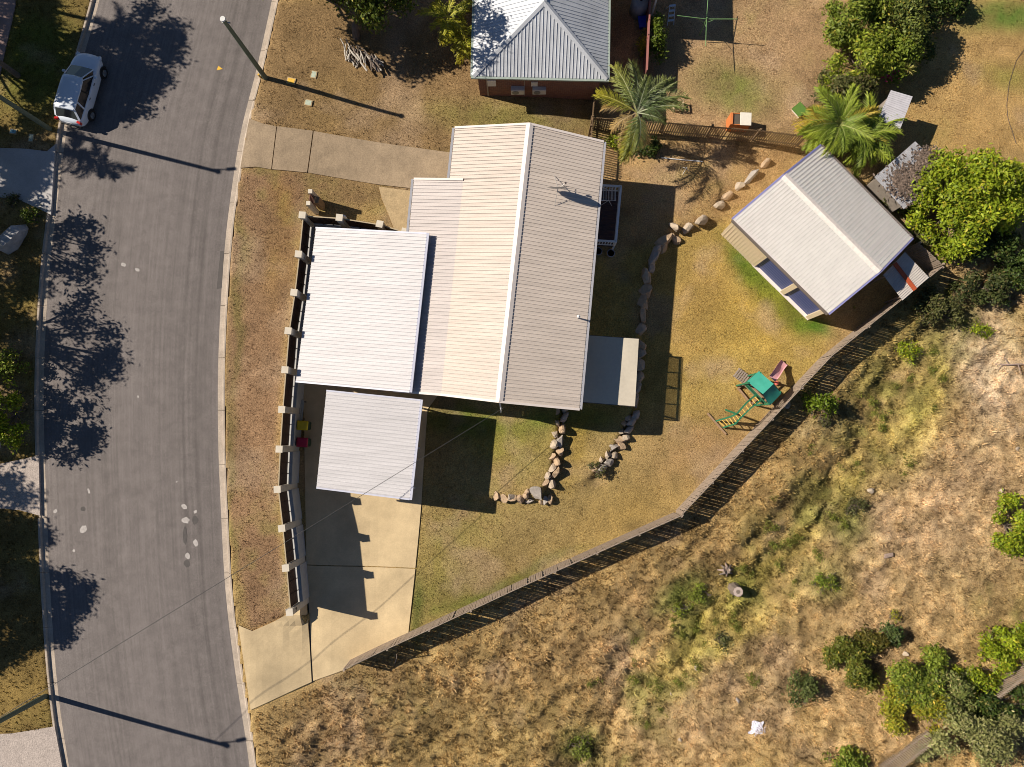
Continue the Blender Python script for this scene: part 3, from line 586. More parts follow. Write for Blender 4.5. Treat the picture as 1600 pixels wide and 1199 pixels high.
zd = -.1; dk = [P(a, b, zd) for a, b in ((930, 296), (968, 298), (960, 386), (924, 384))]; deckt = thing('deck', 'small dark timber deck with white railing in the shade of the house', 'deck', ((dk[0].x+dk[2].x)/2, (dk[0].y+dk[2].y)/2, -1.0)); DI = local(deckt); m_deck = M('dark_deck_timber', (.075, .045, .045), rough=.7, var=.25, scale=8)
for i in range(22):
    f0, f1 = (i+.04)/22, (i+.96)/22; a, b, c, d = dk[0]+(dk[3]-dk[0])*f0, dk[1]+(dk[2]-dk[1])*f0, dk[1]+(dk[2]-dk[1])*f1, dk[0]+(dk[3]-dk[0])*f1
    MB(DI).hexa([q-Vector((0, 0, .03)) for q in (a, d, c, b)], [q for q in (a, d, c, b)]).build('plank', m_deck, deckt)
for q in dk: q2 = q+(Vector((deckt.location.x, deckt.location.y, q.z))-q)*.04; MB(DI).bar((q2.x, q2.y, -1.1), (q2.x, q2.y, zd+.95), .1).build('post', m_white_paint, deckt)
for a, b, nb in ((dk[0], dk[1], 8), (dk[1], dk[2], 20), (dk[2], dk[3], 8)):
    c0 = Vector((deckt.location.x, deckt.location.y, zd)); a2, b2 = a+(c0-a)*.04, b+(c0-b)*.04
    cap_bar('handrail', a2, b2, .12, .05, m_white_paint, deckt, DI, .93); cap_bar('bottom_rail', a2, b2, .05, .05, m_white_paint, deckt, DI, .12)
    for i in range(nb): q = a2+(b2-a2)*((i+.5)/nb); MB(DI).bar(q+Vector((0, 0, .1)), q+Vector((0, 0, .92)), .045).build('baluster', m_white_paint, deckt)
q = P(948, 306, zd+.5); q.z = zd; air = thing('clothes_airer', 'white folding wire clothes airer standing on the dark deck', 'airer', q); m_wire = M('white_wire', (.8, .8, .8), rough=.4)
for s in (-1, 1):
    MB().tube([(-.35, s*.45, 0), (.1, s*.3, .55), (.45, s*.45, 1.0)], .018, 6).build('leg', m_wire, air); MB().tube([(.35, s*.45, 0), (.1, s*.3, .55), (-.45, s*.45, .95)], .018, 6).build('leg', m_wire, air)
for i in range(6):
    f = i/5; MB().tube([(.1+.35*f, -.3-.15*f, .56+.45*f), (.1+.35*f, .3+.15*f, .56+.45*f)], .012, 5).build('wire', m_wire, air)
    if i: MB().tube([(.1-.55*f, -.3-.15*f, .55+.4*f), (.1-.55*f, .3+.15*f, .55+.4*f)], .012, 5).build('wire', m_wire, air)
for (x, y, lb) in ((953.5, 398, 'round grey plant pot on the ground just below the deck railing'), (934, 395, 'round grey plant pot tucked against the house wall below the deck')):
    g = gh(x, y); t = thing('plant_pot', lb, 'plant pot', g); m_pot = M('grey_pot', (.42, .40, .46), rough=.7, var=.1)
    MB().tube([(0, 0, 0), (0, 0, .3), (0, 0, .36), (0, 0, .36), (0, 0, .26)], [.15, .23, .24, .20, .19], 14).build('pot', m_pot, t, smooth=False); MB().tube([(0, 0, .26), (0, 0, .30)], [.185, .1], 12).build('soil', M('pot_soil', (.05, .035, .03), rough=.95), t)

# ------------------------------------------------------------------ big shed
ZS, ZSR = 1.4, 2.5
sNW, sSW, sNE, sSE = P(1145, 343, ZS), P(1294.5, 490, ZS), P(1283, 228, ZS), P(1425, 372, ZS)
r0 = (sNW+sNE)/2; r0.z = ZSR; r1 = (sSW+sSE)/2; r1.z = ZSR; cc = (r0+r1)/2
shed = thing('shed', 'large cream metal shed with blue roller doors set diagonally in the yard corner', 'shed', (cc.x, cc.y, -1.45)); I = local(shed)
quad_sheet('roof_sheet', sNW, sSW, r0, r1, .2, .04, m_shedroof, shed, I); quad_sheet('roof_sheet', sNE, sSE, r0, r1, .2, .04, m_shedroof, shed, I)
ud = (r1-r0).normalized(); sd = Vector((ud.y, -ud.x, 0))
mb = MB(I); mb.add([r0-sd*.22-Vector((0, 0, .0)), r1-sd*.22, r1+Vector((0, 0, .09)), r0+Vector((0, 0, .09)), r1+sd*.22, r0+sd*.22], [(0, 1, 2, 3), (3, 2, 4, 5)]); mb.build('ridge_cap', M('shed_cap', (.74, .67, .62), rough=.5), shed)
for a, b in ((r0, sNW), (r0, sNE)): cap_bar('barge_cap', a-ud*.05, b-ud*.05, .10, .18, m_blue_trim, shed, I, -.05)
for a, b in ((r1, sSW), (r1, sSE)): cap_bar('barge_cap', a+ud*.05, b+ud*.05, .10, .18, m_blue_trim, shed, I, -.05)
for a, b in ((sNW, sSW), (sNE, sSE)):
    o = (a-r0); o.z = 0; o = o-ud*o.dot(ud); o = o.normalized()*.06; cap_bar('gutter', a+o-Vector((0, 0, .07)), b+o-Vector((0, 0, .07)), .13, .12, M('brown_gutter', (.16, .13, .11), rough=.5), shed, I)
m_shedwall = M('cream_wall_steel', (.70, .58, .40), rough=.55, var=.05); m_rdoor = M('blue_roller_door', (.055, .075, .21), rough=.45, var=.06, streak=(.2, .2, 12))
zg = -1.55; wa, wb = sNW+ud*.1, sSW-ud*.1; L2 = wb-wa
def wseg(t): return Vector((wa.x+L2.x*t, wa.y+L2.y*t, 0))
def vert_sheet(name, t0, t1, off=0.0, inv=I, a=wa, l=L2, z1=ZS-.03):
    o = Vector((0, 0, 0)); f = lambda z: (lambda t: Vector((a.x+l.x*t, a.y+l.y*t, z))+o)
    return ribbed(name, f(zg), f(z1), .2, .03, m_shedwall, shed, inv=inv, t0=t0, t1=t1)
vert_sheet('wall_panel', 0, .365)
inn = sd*(1 if (cc-wa).dot(sd) > 0 else -1)
for t0, t1 in ((.385, .675), (.715, .965)):
    a, b = wseg(t0)+inn*.16, wseg(t1)+inn*.16; n = 20; vs = []; fs = []
    for i in range(n+1):
        z = zg+(ZS-.12-zg)*i/n; k = inn*(.012*(i % 2)); vs += [a+k+Vector((0, 0, z)), b+k+Vector((0, 0, z))]
    MB(I).add(vs, [(2*i, 2*i+1, 2*i+3, 2*i+2) for i in range(n)]).build('roller_door', m_rdoor, shed)
for t0, t1 in ((.365, .385), (.675, .715), (.965, 1.0)):
    a, b = wseg(t0), wseg(t1); MB(I).hexa([p+Vector((0, 0, zg)) for p in (a, b, b+inn*.2, a+inn*.2)], [p+Vector((0, 0, ZS-.08)) for p in (a, b, b+inn*.2, a+inn*.2)]).build('door_jamb', m_shedwall, shed)
a, b = wseg(.365), wseg(1.0); MB(I).hexa([p-inn*.03+Vector((0, 0, zg)) for p in (a, b, b+inn*.25, a+inn*.25)], [p-inn*.03+Vector((0, 0, -1.36)) for p in (a, b, b+inn*.25, a+inn*.25)]).build('door_sill', m_trim, shed)
pl = [wa+inn*.25, wb+inn*.25, sSE-ud*.1-inn*.1, sNE+ud*.1-inn*.1]
for i in (1, 2, 3):
    a, b = pl[i], pl[(i+1) % 4]; d = (b-a).normalized()*.0
    MB(I).bar(Vector((a.x, a.y, (zg+ZS)/2)), Vector((b.x, b.y, (zg+ZS)/2)), .08, ZS-zg-.08).build('wall_panel', m_shedwall, shed)
for r, a, b in ((r0+ud*.12, pl[0], pl[3]), (r1-ud*.12, pl[1], pl[2])):
    A3, B3 = Vector((a.x, a.y, ZS-.06)), Vector((b.x, b.y, ZS-.06)); C3 = r-Vector((0, 0, .08)); k = ud*.06
    MB(I).add([A3, B3, C3, A3+k, B3+k, C3+k], [(0, 1, 2), (5, 4, 3), (0, 3, 4, 1), (1, 4, 5, 2), (2, 5, 3, 0)]).build('gable', m_shedwall, shed)

# ------------------------------------------------------------------ small outbuildings
def hut(name, label, px, z, zg, mat, sheets=3, fall=.12, ribdir=0, wallmat=None, group=None, cat='shed', walls=True, strip=None):
    q = [P(a, b, z+(fall if i in (0, 1) else -fall)) for i, (a, b) in enumerate(px)]; c = sum(q, Vector())/4; t = thing(name, label, cat, (c.x, c.y, zg), group=group); I = local(t)
    for s in range(sheets):
        f0, f1 = s/sheets, (s+1)/sheets; dz = Vector((0, 0, .012*(s % 2)))
        if ribdir == 0: quad_sheet('roof_sheet', q[0]+(q[1]-q[0])*f0+dz, q[0]+(q[1]-q[0])*f1+dz, q[3]+(q[2]-q[3])*f0+dz, q[3]+(q[2]-q[3])*f1+dz, .11, .022, mat, t, I)
        else: quad_sheet('roof_sheet', q[0]+(q[3]-q[0])*f0+dz, q[0]+(q[3]-q[0])*f1+dz, q[1]+(q[2]-q[1])*f0+dz, q[1]+(q[2]-q[1])*f1+dz, .11, .022, mat, t, I)
    ins = inset(q, .18)
    for i in range(4):
        a, b = ins[i], ins[(i+1) % 4]; za, zb_ = q[i].z-.06, q[(i+1) % 4].z-.06
        if walls:
            n2 = (b-a).normalized(); n2 = Vector((n2.y, -n2.x))*.03
            MB(I).hexa([(a.x-n2.x, a.y-n2.y, zg-.1), (b.x-n2.x, b.y-n2.y, zg-.1), (b.x+n2.x, b.y+n2.y, zg-.1), (a.x+n2.x, a.y+n2.y, zg-.1)], [(a.x-n2.x, a.y-n2.y, za), (b.x-n2.x, b.y-n2.y, zb_), (b.x+n2.x, b.y+n2.y, zb_), (a.x+n2.x, a.y+n2.y, za)]).build('wall', wallmat, t)
        else: MB(I).bar((a.x, a.y, zg-.2), (a.x, a.y, za), .09).build('post', wallmat, t); cap_bar('beam', Vector((a.x, a.y, za)), Vector((b.x, b.y, zb_)), .06, .09, wallmat, t, I, -.03)
    return t, q
m_galv = M('old_galvanised_sheet', (.42, .42, .44), rough=.55, var=.25, scale=3, fine=.12, metal=.2); m_hutwall = M('weathered_hut_wall', (.30, .26, .22), rough=.8, var=.2, scale=4)
lt, q = hut('lean_to', 'grey corrugated lean-to with a rust red strip behind the big cream shed', [(1380, 430), (1414, 394), (1451.5, 434), (1410, 470)], .7, -1.45, M('lean_to_sheet', (.52, .48, .44), rough=.55, var=.12, scale=3), sheets=2, ribdir=1, wallmat=M('old_timber', (.22, .17, .13), rough=.85, var=.2), walls=False, fall=.05)
a = q[0]+(q[1]-q[0])*.5; b = q[3]+(q[2]-q[3])*.46; cap_bar('red_flashing', a, b, .24, .05, M('rust_red_steel', (.42, .085, .03), rough=.6, var=.2), lt, local(lt), .06)
hut('garden_shed', 'small grey panel roofed garden shed half under the palm fronds', [(1392, 141), (1426, 151), (1406, 203), (1371, 186)], .9, -1.25, M('grey_panel_roof', (.50, .49, .52), rough=.5, var=.12, scale=3), sheets=4, ribdir=1, wallmat=m_hutwall, fall=.05)
lo, q = hut('garden_shed', 'low corrugated iron shed littered with dead leaves beside the bright green tree', [(1366, 277), (1430, 221), (1478, 268), (1412, 327)], .55, -1.35, m_galv, sheets=5, ribdir=0, wallmat=m_hutwall, fall=.06)
def litter(px, z, n, label, spread, zfun=None):
    r = np.random.default_rng(99); c = P(*px, z); XY = r.normal(0, 1, (n, 2))*spread+np.array([c.x, c.y]); a = r.uniform(0, 6.28, n); s = r.uniform(.05, .12, n); zz = np.full(n, z)+np.abs(r.normal(0, .035, n))+.06
    dx, dy = np.cos(a)*s, np.sin(a)*s; zt = r.normal(0, .02, n)
    V = np.stack([np.stack([XY[:, 0]-dx, XY[:, 1]-dy, zz], -1), np.stack([XY[:, 0]+dy*.5, XY[:, 1]-dx*.5, zz+zt], -1), np.stack([XY[:, 0]+dx, XY[:, 1]+dy, zz+.02], -1), np.stack([XY[:, 0]-dy*.5, XY[:, 1]+dx*.5, zz-zt], -1)], 1).reshape(-1, 3)
    cols = np.repeat(np.array([(.15, .11, .085)])*r.uniform(.5, 1.6, (n, 1)), 4, 0)
    return tag(link('leaf_litter', np_mesh('leaf_litter', V, np.arange(4*n).reshape(-1, 4), cols, 4), M('dead_leaves', attr=True, rough=.9, var=.1)), label, 'leaf litter', kind='stuff')
litter((1418, 285), .55, 1500, 'brown dead leaves lying on the low corrugated shed roof', np.array([.55, .5])); litter((1447, 252), .57, 900, 'thin scatter of dead leaves along the top edge of the low shed roof', np.array([.38, .38]))

# ------------------------------------------------------------------ brick neighbour
ZN, ZNR = 2.27, 3.9; gN = -.45
nSW, nSE, nAp = P(738.5, 119, ZN), P(949, 124, ZN), P(850, 3, ZNR); up = Vector((0, 9.5, 0)); nNW, nNE, nAp2 = nSW+up+Vector((.2, 0, 0)), nSE+up+Vector((.2, 0, 0)), nAp+up+Vector((.2, 0, 0))
nb = thing('house', 'neighbouring red brick house with a silver hipped metal roof', 'house', ((nSW.x+nSE.x)/2, nSW.y+4, gN)); I = local(nb)
tc = (nAp-nSW).dot((nSE-nSW).normalized())/(nSE-nSW).length
ribbed('roof_sheet', lerp(nSW, nSE), lambda t: (nSW+(nAp-nSW)*(t/tc) if t < tc else nSE+(nAp-nSE)*((1-t)/(1-tc))), .195, .035, m_zinc, nb, inv=I)
for a, b in ((nSW, nNW), (nSE, nNE)):
    tcc = (nAp-a).dot((b-a).normalized())/(b-a).length; ribbed('roof_sheet', lerp(a, b), (lambda a, b, tcc: (lambda t: a+(nAp-a)*(t/tcc) if t < tcc else nAp+(nAp2-nAp)*((t-tcc)/(1-tcc))))(a, b, tcc), .195, .035, m_zinc, nb, inv=I)
for a in (nSW, nSE):
    d = (nAp-a).normalized(); s = Vector((d.y, -d.x, 0)).normalized()*.17; u = Vector((0, 0, .075)); mb = MB(I); mb.add([a-s, nAp-s, nAp+u, a+u, nAp+s, a+s], [(0, 1, 2, 3), (3, 2, 4, 5)]); mb.build('hip_cap', m_zinc, nb)
mb = MB(I); s = Vector((.17, 0, 0)); mb.add([nAp-s, nAp2-s, nAp2+u, nAp+u, nAp2+s, nAp+s], [(0, 1, 2, 3), (3, 2, 4, 5)]); mb.build('ridge_cap', m_zinc, nb)
m_ngut = M('pale_green_gutter', (.30, .36, .32), rough=.5)
cap_bar('gutter', nSW+Vector((-.1, -.07, -.06)), nSE+Vector((.1, -.07, -.06)), .12, .12, m_ngut, nb, I); cap_bar('gutter', nSE+Vector((.07, 0, -.06)), nNE+Vector((.07, 0, -.06)), .12, .12, m_ngut, nb, I); cap_bar('gutter', nSW+Vector((-.07, 0, -.06)), nNW+Vector((-.07, 0, -.06)), .12, .12, m_ngut, nb, I)
def brick_mat():
    m = bpy.data.materials.new('red_brick'); m.use_nodes = True; N = m.node_tree.nodes; L = m.node_tree.links; b = N['Principled BSDF']; b.inputs['Roughness'].default_value = .9
    g = N.new('ShaderNodeTexCoord'); br = N.new('ShaderNodeTexBrick'); mp = N.new('ShaderNodeMapping'); mp.inputs['Rotation'].default_value = (R(90), 0, 0)
    L.new(g.outputs['Object'], mp.inputs[0]); L.new(mp.outputs[0], br.inputs['Vector'])
    br.inputs['Color1'].default_value = (.24, .10, .065, 1); br.inputs['Color2'].default_value = (.16, .065, .05, 1); br.inputs['Mortar'].default_value = (.28, .22, .19, 1); br.inputs['Scale'].default_value = 1; br.inputs['Brick Width'].default_value = .24; br.inputs['Row Height'].default_value = .086; br.inputs['Mortar Size'].default_value = .006
    L.new(br.outputs[0], b.inputs['Base Color']); return m
ws = [Vector((nSW.x+.25, nSW.y+.22)), Vector((nSE.x-.35, nSE.y+.22)), Vector((nNE.x-.35, nNE.y)), Vector((nNW.x+.25, nNW.y))]
MB(I).prism(ws, gN-.3, ZN-.1).build('wall', brick_mat(), nb)
MB(I).hexa([nSW+Vector((0, 0, -.13)), nSE+Vector((0, 0, -.13)), Vector((nSE.x, ws[1].y+.1, ZN-.13)), Vector((nSW.x, ws[0].y+.1, ZN-.13))], [nSW+Vector((0, 0, -.10)), nSE+Vector((0, 0, -.10)), Vector((nSE.x, ws[1].y+.1, ZN-.10)), Vector((nSW.x, ws[0].y+.1, ZN-.10))]).build('soffit', m_ngut, nb)
wy = ws[0].y
def onwall(px, py):                              # point of that wall seen at a pixel
    d = CQ @ Vector(((px-800)/F_PX, -(py-599.5)/F_PX, -1)); t = wy/d.y; return Vector((d.x*t, wy, CAM_H+d.z*t))
for x in (761, 819.5, 853.5):
    a = onwall(x, 128); MB(I).tube([(a.x, wy-.06, ZN-.16), (a.x, wy-.06, gN)], .045, 8).build('downpipe', M('beige_pipe', (.36, .29, .24), rough=.6), nb)
a = onwall(835, 128); MB(I).box((a.x, wy-.08, a.z), (.38, .16, .5)).build('meter_box', m_post, nb)
a = onwall(768, 127); MB(I).box((a.x-1.1+1.1, wy-.05, a.z-.1), (.5, .09, .7)).build('bathroom_window', m_white_paint, nb)
for x, lb in ((809, 'white air conditioner unit on the brick wall left of the meter box'), (842.5, 'white air conditioner unit on the brick wall below the meter box')):
    a = onwall(x, 138); t = thing('air_conditioner', lb, 'air conditioner', (a.x, wy-.19, gN+.62)); m_ac = M('ac_white', (.62, .60, .58), rough=.5, var=.06)
    MB().box((0, 0, .3), (.80, .33, .55)).build('casing', m_ac, t, bevel=.02); MB().tube([(-.13, -.168, .3), (-.13, -.185, .3)], .2, 16).build('fan_grille', M('grille_grey', (.22, .22, .22), rough=.5), t)
    for s in (-.3, .3): MB().box((s, .04, .0), (.04, .30, .05)).build('bracket', m_mast, t)
# the neighbour's back patio, just beyond the top edge: its roof throws the square shade on the lawn
ns = from_shadow(1137, 57, 3.2, -.6); hq = [Vector((ns.x-5, ns.y+7, 0)), Vector((ns.x, ns.y+7, 0)), ns, Vector((ns.x-5.0, ns.y+.3, 0))]
pt = thing('patio_cover', 'flat roofed patio cover standing behind the brick neighbour house', 'patio cover', (ns.x-2.5, ns.y+3.5, -.55)); I = local(pt)
quad_sheet('roof_sheet', Vector((ns.x-5, ns.y+.3, 3.25)), Vector((ns.x-5, ns.y+7, 3.25)), Vector((ns.x, ns.y, 3.2)), Vector((ns.x, ns.y+7, 3.2)), .2, .03, m_zinc, pt, I)
for x, y in ((ns.x-.2, ns.y+.2), (ns.x-.2, ns.y+6.8), (ns.x-4.8, ns.y+.6), (ns.x-4.8, ns.y+6.8)): MB(I).bar((x, y, Gp(x, y)), (x, y, 3.18), .1).build('post', m_post, pt)
# ------------------------------------------------------------------ street wall
m_pier = M('pale_render_pier', (.60, .54, .44), rough=.85, var=.10, scale=4); m_base = M('grey_block_wall', (.46, .45, .43), rough=.9, var=.12, scale=3)
m_board = M('dark_brown_board', (.075, .042, .030), rough=.7, var=.30, scale=5); m_rail = M('beige_rail', (.42, .34, .22), rough=.7, var=.1)
def street_wall(name, label, px, first=True, zb=-.75, ztop=WTOP, low=.72):
    pts = [P(a, b, ztop) for a, b in px]; c = pts[len(pts)//2]; t = thing(name, label, 'wall', (c.x, c.y, 0)); I = local(t)
    for i, p in enumerate(pts):
        q = pts[min(i+1, len(pts)-1)]-pts[max(i-1, 0)]; a = math.atan2(q.y, q.x)
        if first or i:
            pr = MB(I).box((p.x, p.y, (zb+ztop-.05)/2), (.34, .34, ztop-.05-zb), a).build('pier', m_pier, t); MB(I).box((p.x, p.y, ztop-.025), (.38, .38, .05), a).build('cap', m_pier, pr)
    for a, b in zip(pts[:-1], pts[1:]):
        d = (b-a); d.z = 0; L = d.length; d.normalize(); s = Vector((-d.y, d.x, 0)); s = s if s.x+s.y*-.5 > 0 else -s   # s: towards the yard
        a2, b2 = a+d*.17, b-d*.17
        z0 = zb; z1 = low; m_ = (a2+b2)/2
        MB(I).box((m_.x+s.x*.06, m_.y+s.y*.06, (z0+z1)/2), (L-.34, .34, z1-z0), math.atan2(d.y, d.x)).build('base_wall', m_base, t)
        nb_ = 6; hz = (2.12-(z1+.07))/nb_
        for k in range(nb_):
            z = z1+.07+hz*(k+.5); MB(I).box((m_.x-s.x*.03, m_.y-s.y*.03, z), (L-.36, .03, hz-.012), math.atan2(d.y, d.x)).build('board', m_board, t)
        MB(I).box((m_.x-s.x*.03, m_.y-s.y*.03, 2.15), (L-.36, .06, .04), math.atan2(d.y, d.x)).build('top_rail', m_rail, t)
        for f in (.34, .67): q = a2+(b2-a2)*f; MB(I).box((q.x+s.x*.01, q.y+s.y*.01, (z1+2.1)/2), (.04, .03, 2.1-z1), math.atan2(d.y, d.x)).build('stud', m_board, t)
    return t
sw = street_wall('boundary_wall', 'long street wall of pale piers and dark brown boards along the verge', WALL_PX)
street_wall('boundary_wall', 'short wall of pale piers and dark boards running from the street corner to the house path', NWALL_PX, first=False)
street_wall('boundary_wall', 'two pale piers with brown boards standing alone on the lawn before the path', [(484, 299), (481, 317.5)], zb=-.3, ztop=1.75, low=.15) if False else None
g0, g1 = P(484.5, 299, 1.55), P(481.5, 317.5, 1.55); t = thing('gate_screen', 'short brown slatted screen between two pale posts standing alone on the lawn', 'screen', ((g0.x+g1.x)/2, (g0.y+g1.y)/2, -.1)); I = local(t)
for p in (g0, g1): MB(I).box((p.x, p.y, .65), (.24, .24, 1.8)).build('post', m_pier, t)
dv = g1-g0; m_sl = M('red_brown_slat', (.16, .07, .045), rough=.7, var=.2)
for k in range(6): z = .1+k*.23; c = (g0+g1)/2; MB(I).box((c.x, c.y, z+.1), (dv.length-.24, .04, .19), math.atan2(dv.y, dv.x)).build('board', m_sl, t)
# letterbox side panel making the wide shade
MB(I).box((c.x+.28, c.y, .42), (.30, dv.length-.3, 1.3), math.atan2(dv.y, dv.x)-R(90)).build('letterbox', M('letterbox_timber', (.30, .20, .11), rough=.7, var=.15), t)
e = P(454, 957, 1.9); 
g = gh(539, 342); wc = thing('watering_can', 'white plastic watering can beside the second pier of the short wall', 'watering can', g+Vector((0, 0, 0))); mwp = M('white_plastic', (.82, .82, .82), rough=.4)
MB().tube([(0, 0, 0), (0, 0, .34), (0, 0, .36)], [.15, .14, .10], 12).build('body', mwp, wc); MB().tube([(-.12, 0, .1), (-.34, .06, .4)], [.03, .02], 8).build('spout', mwp, wc); MB().tube([(.10, 0, .34), (.02, 0, .5), (-.1, 0, .42), (-.12, 0, .33)], .018, 6).build('handle', mwp, wc)

# ------------------------------------------------------------------ paling fences
m_pal = M('weathered_paling', (.33, .26, .20), rough=.9, var=.35, scale=7); m_pald = M('dark_paling', (.17, .115, .065), rough=.9, var=.35, scale=7)
def fence(name, label, px, h, pitch, wd, mat, side=1, group=None, rails=2, zt=None):
    pts = [gh(a, b) for a, b in px]; c = pts[len(pts)//2]; t = thing(name, label, 'fence', (c.x, c.y, c.z), group=group); I = local(t)
    pal = MB().box((0, 0, .5), (wd, .016, 1)).mesh('paling'); pal.materials.append(mat)
    for a, b in zip(pts[:-1], pts[1:]):
        d = b-a; d.z = 0; L = d.length; d.normalize(); s = Vector((-d.y, d.x, 0))*side; ang = math.atan2(d.y, d.x); n = int(L/pitch)
        for i in range(n):
            q = a+d*(pitch*(i+.5)); z = Gp(q.x, q.y)-.02; hh = h*random.uniform(.975, 1.015)
            if random.random() < .012: continue
            o = link('paling', pal, None, t); o.location = (q.x+s.x*.035-c.x, q.y+s.y*.035-c.y, z-c.z); o.rotation_euler = (random.gauss(0, .006), random.gauss(0, .008), ang); o.scale = (1, 1, hh)
        npst = max(1, int(round(L/2.4)))
        for i in range(npst+1):
            q = a+d*(L*i/npst); z = Gp(q.x, q.y); MB(I).box((q.x-s.x*.07, q.y-s.y*.07, z+h/2-.1), (.1, .09, h+.1), ang).build('post', mat, t)
            if i < npst:
                q2 = a+d*(L*(i+1)/npst); z2 = Gp(q2.x, q2.y)
                for zr in ((.35, h-.2) if rails == 2 else (.3, h/2, h-.06)):
                    MB(I).bar((q.x-s.x*.005, q.y-s.y*.005, z+zr), (q2.x-s.x*.005, q2.y-s.y*.005, z2+zr), .045, .075).build('rail', mat, t)
    return t
def base_of(px, h, zg=-1.5):                  # ground point under a fence top seen at a pixel
    r = []
    for a, b in px:
        z = zg
        for _ in range(5): p = P(a, b, z+h); z = Gp(p.x, p.y)
        r.append((p.x, p.y))
    return r
def px_of(r): return [tuple(float(v) for v in to_px(np.array(x), np.array(y), np.array(Gp(x, y)))) for x, y in r]
HF = 1.75
fence('paling_fence', 'grey paling fence from the concrete driveway end to the bend below the back lawn', px_of(base_of([(536, 1047), (800, 924), (1065, 806)], HF)), HF, .105, .088, m_pal, 1, rails=3)
fence('paling_fence', 'grey paling fence from the bend up past the playset to the shed', px_of(base_of([(1066, 804), (1300, 556), (1474, 416)], HF)), HF, .105, .088, m_pal, 1, rails=3)
fence('paling_fence', 'short return of grey paling fence behind the corrugated lean-to', px_of(base_of([(1475, 413), (1438, 380)], HF)), HF, .105, .085, m_pal, 1)
fence('paling_fence', 'dark open paling fence running behind the tall palm to the hedge', px_of(base_of([(927, 182), (1040, 190), (1262, 212)], 1.7, -.6)), 1.7, .14, .075, m_pald, -1)
fence('paling_fence', 'dark side paling fence between the brick house corner and the cream gable roof', px_of(base_of([(930, 128), (921, 262)], 1.7, -.6)), 1.7, .14, .07, m_pald, 1)
m_redf = M('red_fence_steel', (.34, .14, .12), rough=.55, var=.12)
rf = [gh(*q) for q in px_of(base_of([(1017, -40), (1016, 0), (1011, 110)], 1.75, -.6))]; t = thing('metal_fence', 'dusty red sheet metal fence beside the brick house', 'fence', rf[1]); I = local(t)
for a, b in zip(rf[:-1], rf[1:]):
    n = max(1, round((b-a).length/2.3))
    for i in range(n):
        p, q = a+(b-a)*(i/n), a+(b-a)*((i+1)/n); MB(I).bar(p+Vector((0, 0, .9)), q+Vector((0, 0, .9)), .03, 1.7).build('panel', m_redf, t); MB(I).bar(p+Vector((0, 0, 1.77)), q+Vector((0, 0, 1.77)), .09, .06).build('top_rail', m_redf, t); MB(I).bar(p+Vector((0, 0, -.1)), p+Vector((0, 0, 1.8)), .07).build('post', m_redf, t)
m_wirep = M('grey_chain_panel', (.28, .28, .27), rough=.6, var=.2)
def low_fence(label, px, h, mat, pitch=.12):
    pts = [gh(a, b) for a, b in px]; c = pts[0]; t = thing('picket_fence', label, 'fence', c); I = local(t); a, b = pts; d = b-a; n = int(d.length/pitch)
    for i in range(n+1): q = a+d*(i/n); MB(I).bar((q.x, q.y, Gp(q.x, q.y)-.05), (q.x, q.y, Gp(q.x, q.y)+h), .06, .03).build('picket', mat, t)
    for zz in (.3, h-.2): MB(I).bar(a+Vector((0, 0, zz)), b+Vector((0, 0, zz)), .04, .07).build('rail', mat, t)
low_fence('weathered picket fence running into the scrub beyond the yellow green bushes', [(1540, 1078), (1640, 1000)], 1.4, m_pal); low_fence('weathered picket fence emerging below the yellow green bushes', [(1372, 1199), (1446, 1142)], 1.4, m_pal)

# ------------------------------------------------------------------ rocks
m_rock = [M('tan_rock', (.44, .36, .27), rough=.9, var=.22, scale=4, bump=.5, bscale=12), M('orange_rock', (.46, .33, .21), rough=.9, var=.25, scale=4, bump=.5, bscale=12), M('grey_rock', (.37, .33, .29), rough=.9, var=.2, scale=4, bump=.5, bscale=12)]
ROCKS = []
for k in range(9):
    bm = bmesh.new(); bmesh.ops.create_icosphere(bm, subdivisions=2, radius=1); r = random.Random(k)
    cuts = [(Vector((r.gauss(0, 1), r.gauss(0, 1), r.gauss(0, .8))).normalized(), r.uniform(.40, .72)) for _ in range(13)]
    for v in bm.verts:
        for n_, dd in cuts:
            e = v.co.dot(n_)-dd
            if e > 0: v.co -= n_*e
        v.co *= r.uniform(.97, 1.03)
    me = bpy.data.meshes.new('stone'); bm.to_mesh(me); bm.free(); me.materials.append(m_rock[(0, 1, 0, 2, 0, 1, 0, 1, 2)[k]]); ROCKS.append(me)
def stone(p, sx, sy, sz, rz, parent=None, name='stone'):
    o = link(name, random.choice(ROCKS), None, parent); o.location = p-(parent.location if parent else Vector()); o.scale = (sx, sy, sz); o.rotation_euler = (random.uniform(-.2, .2), random.uniform(-.2, .2), rz); return o
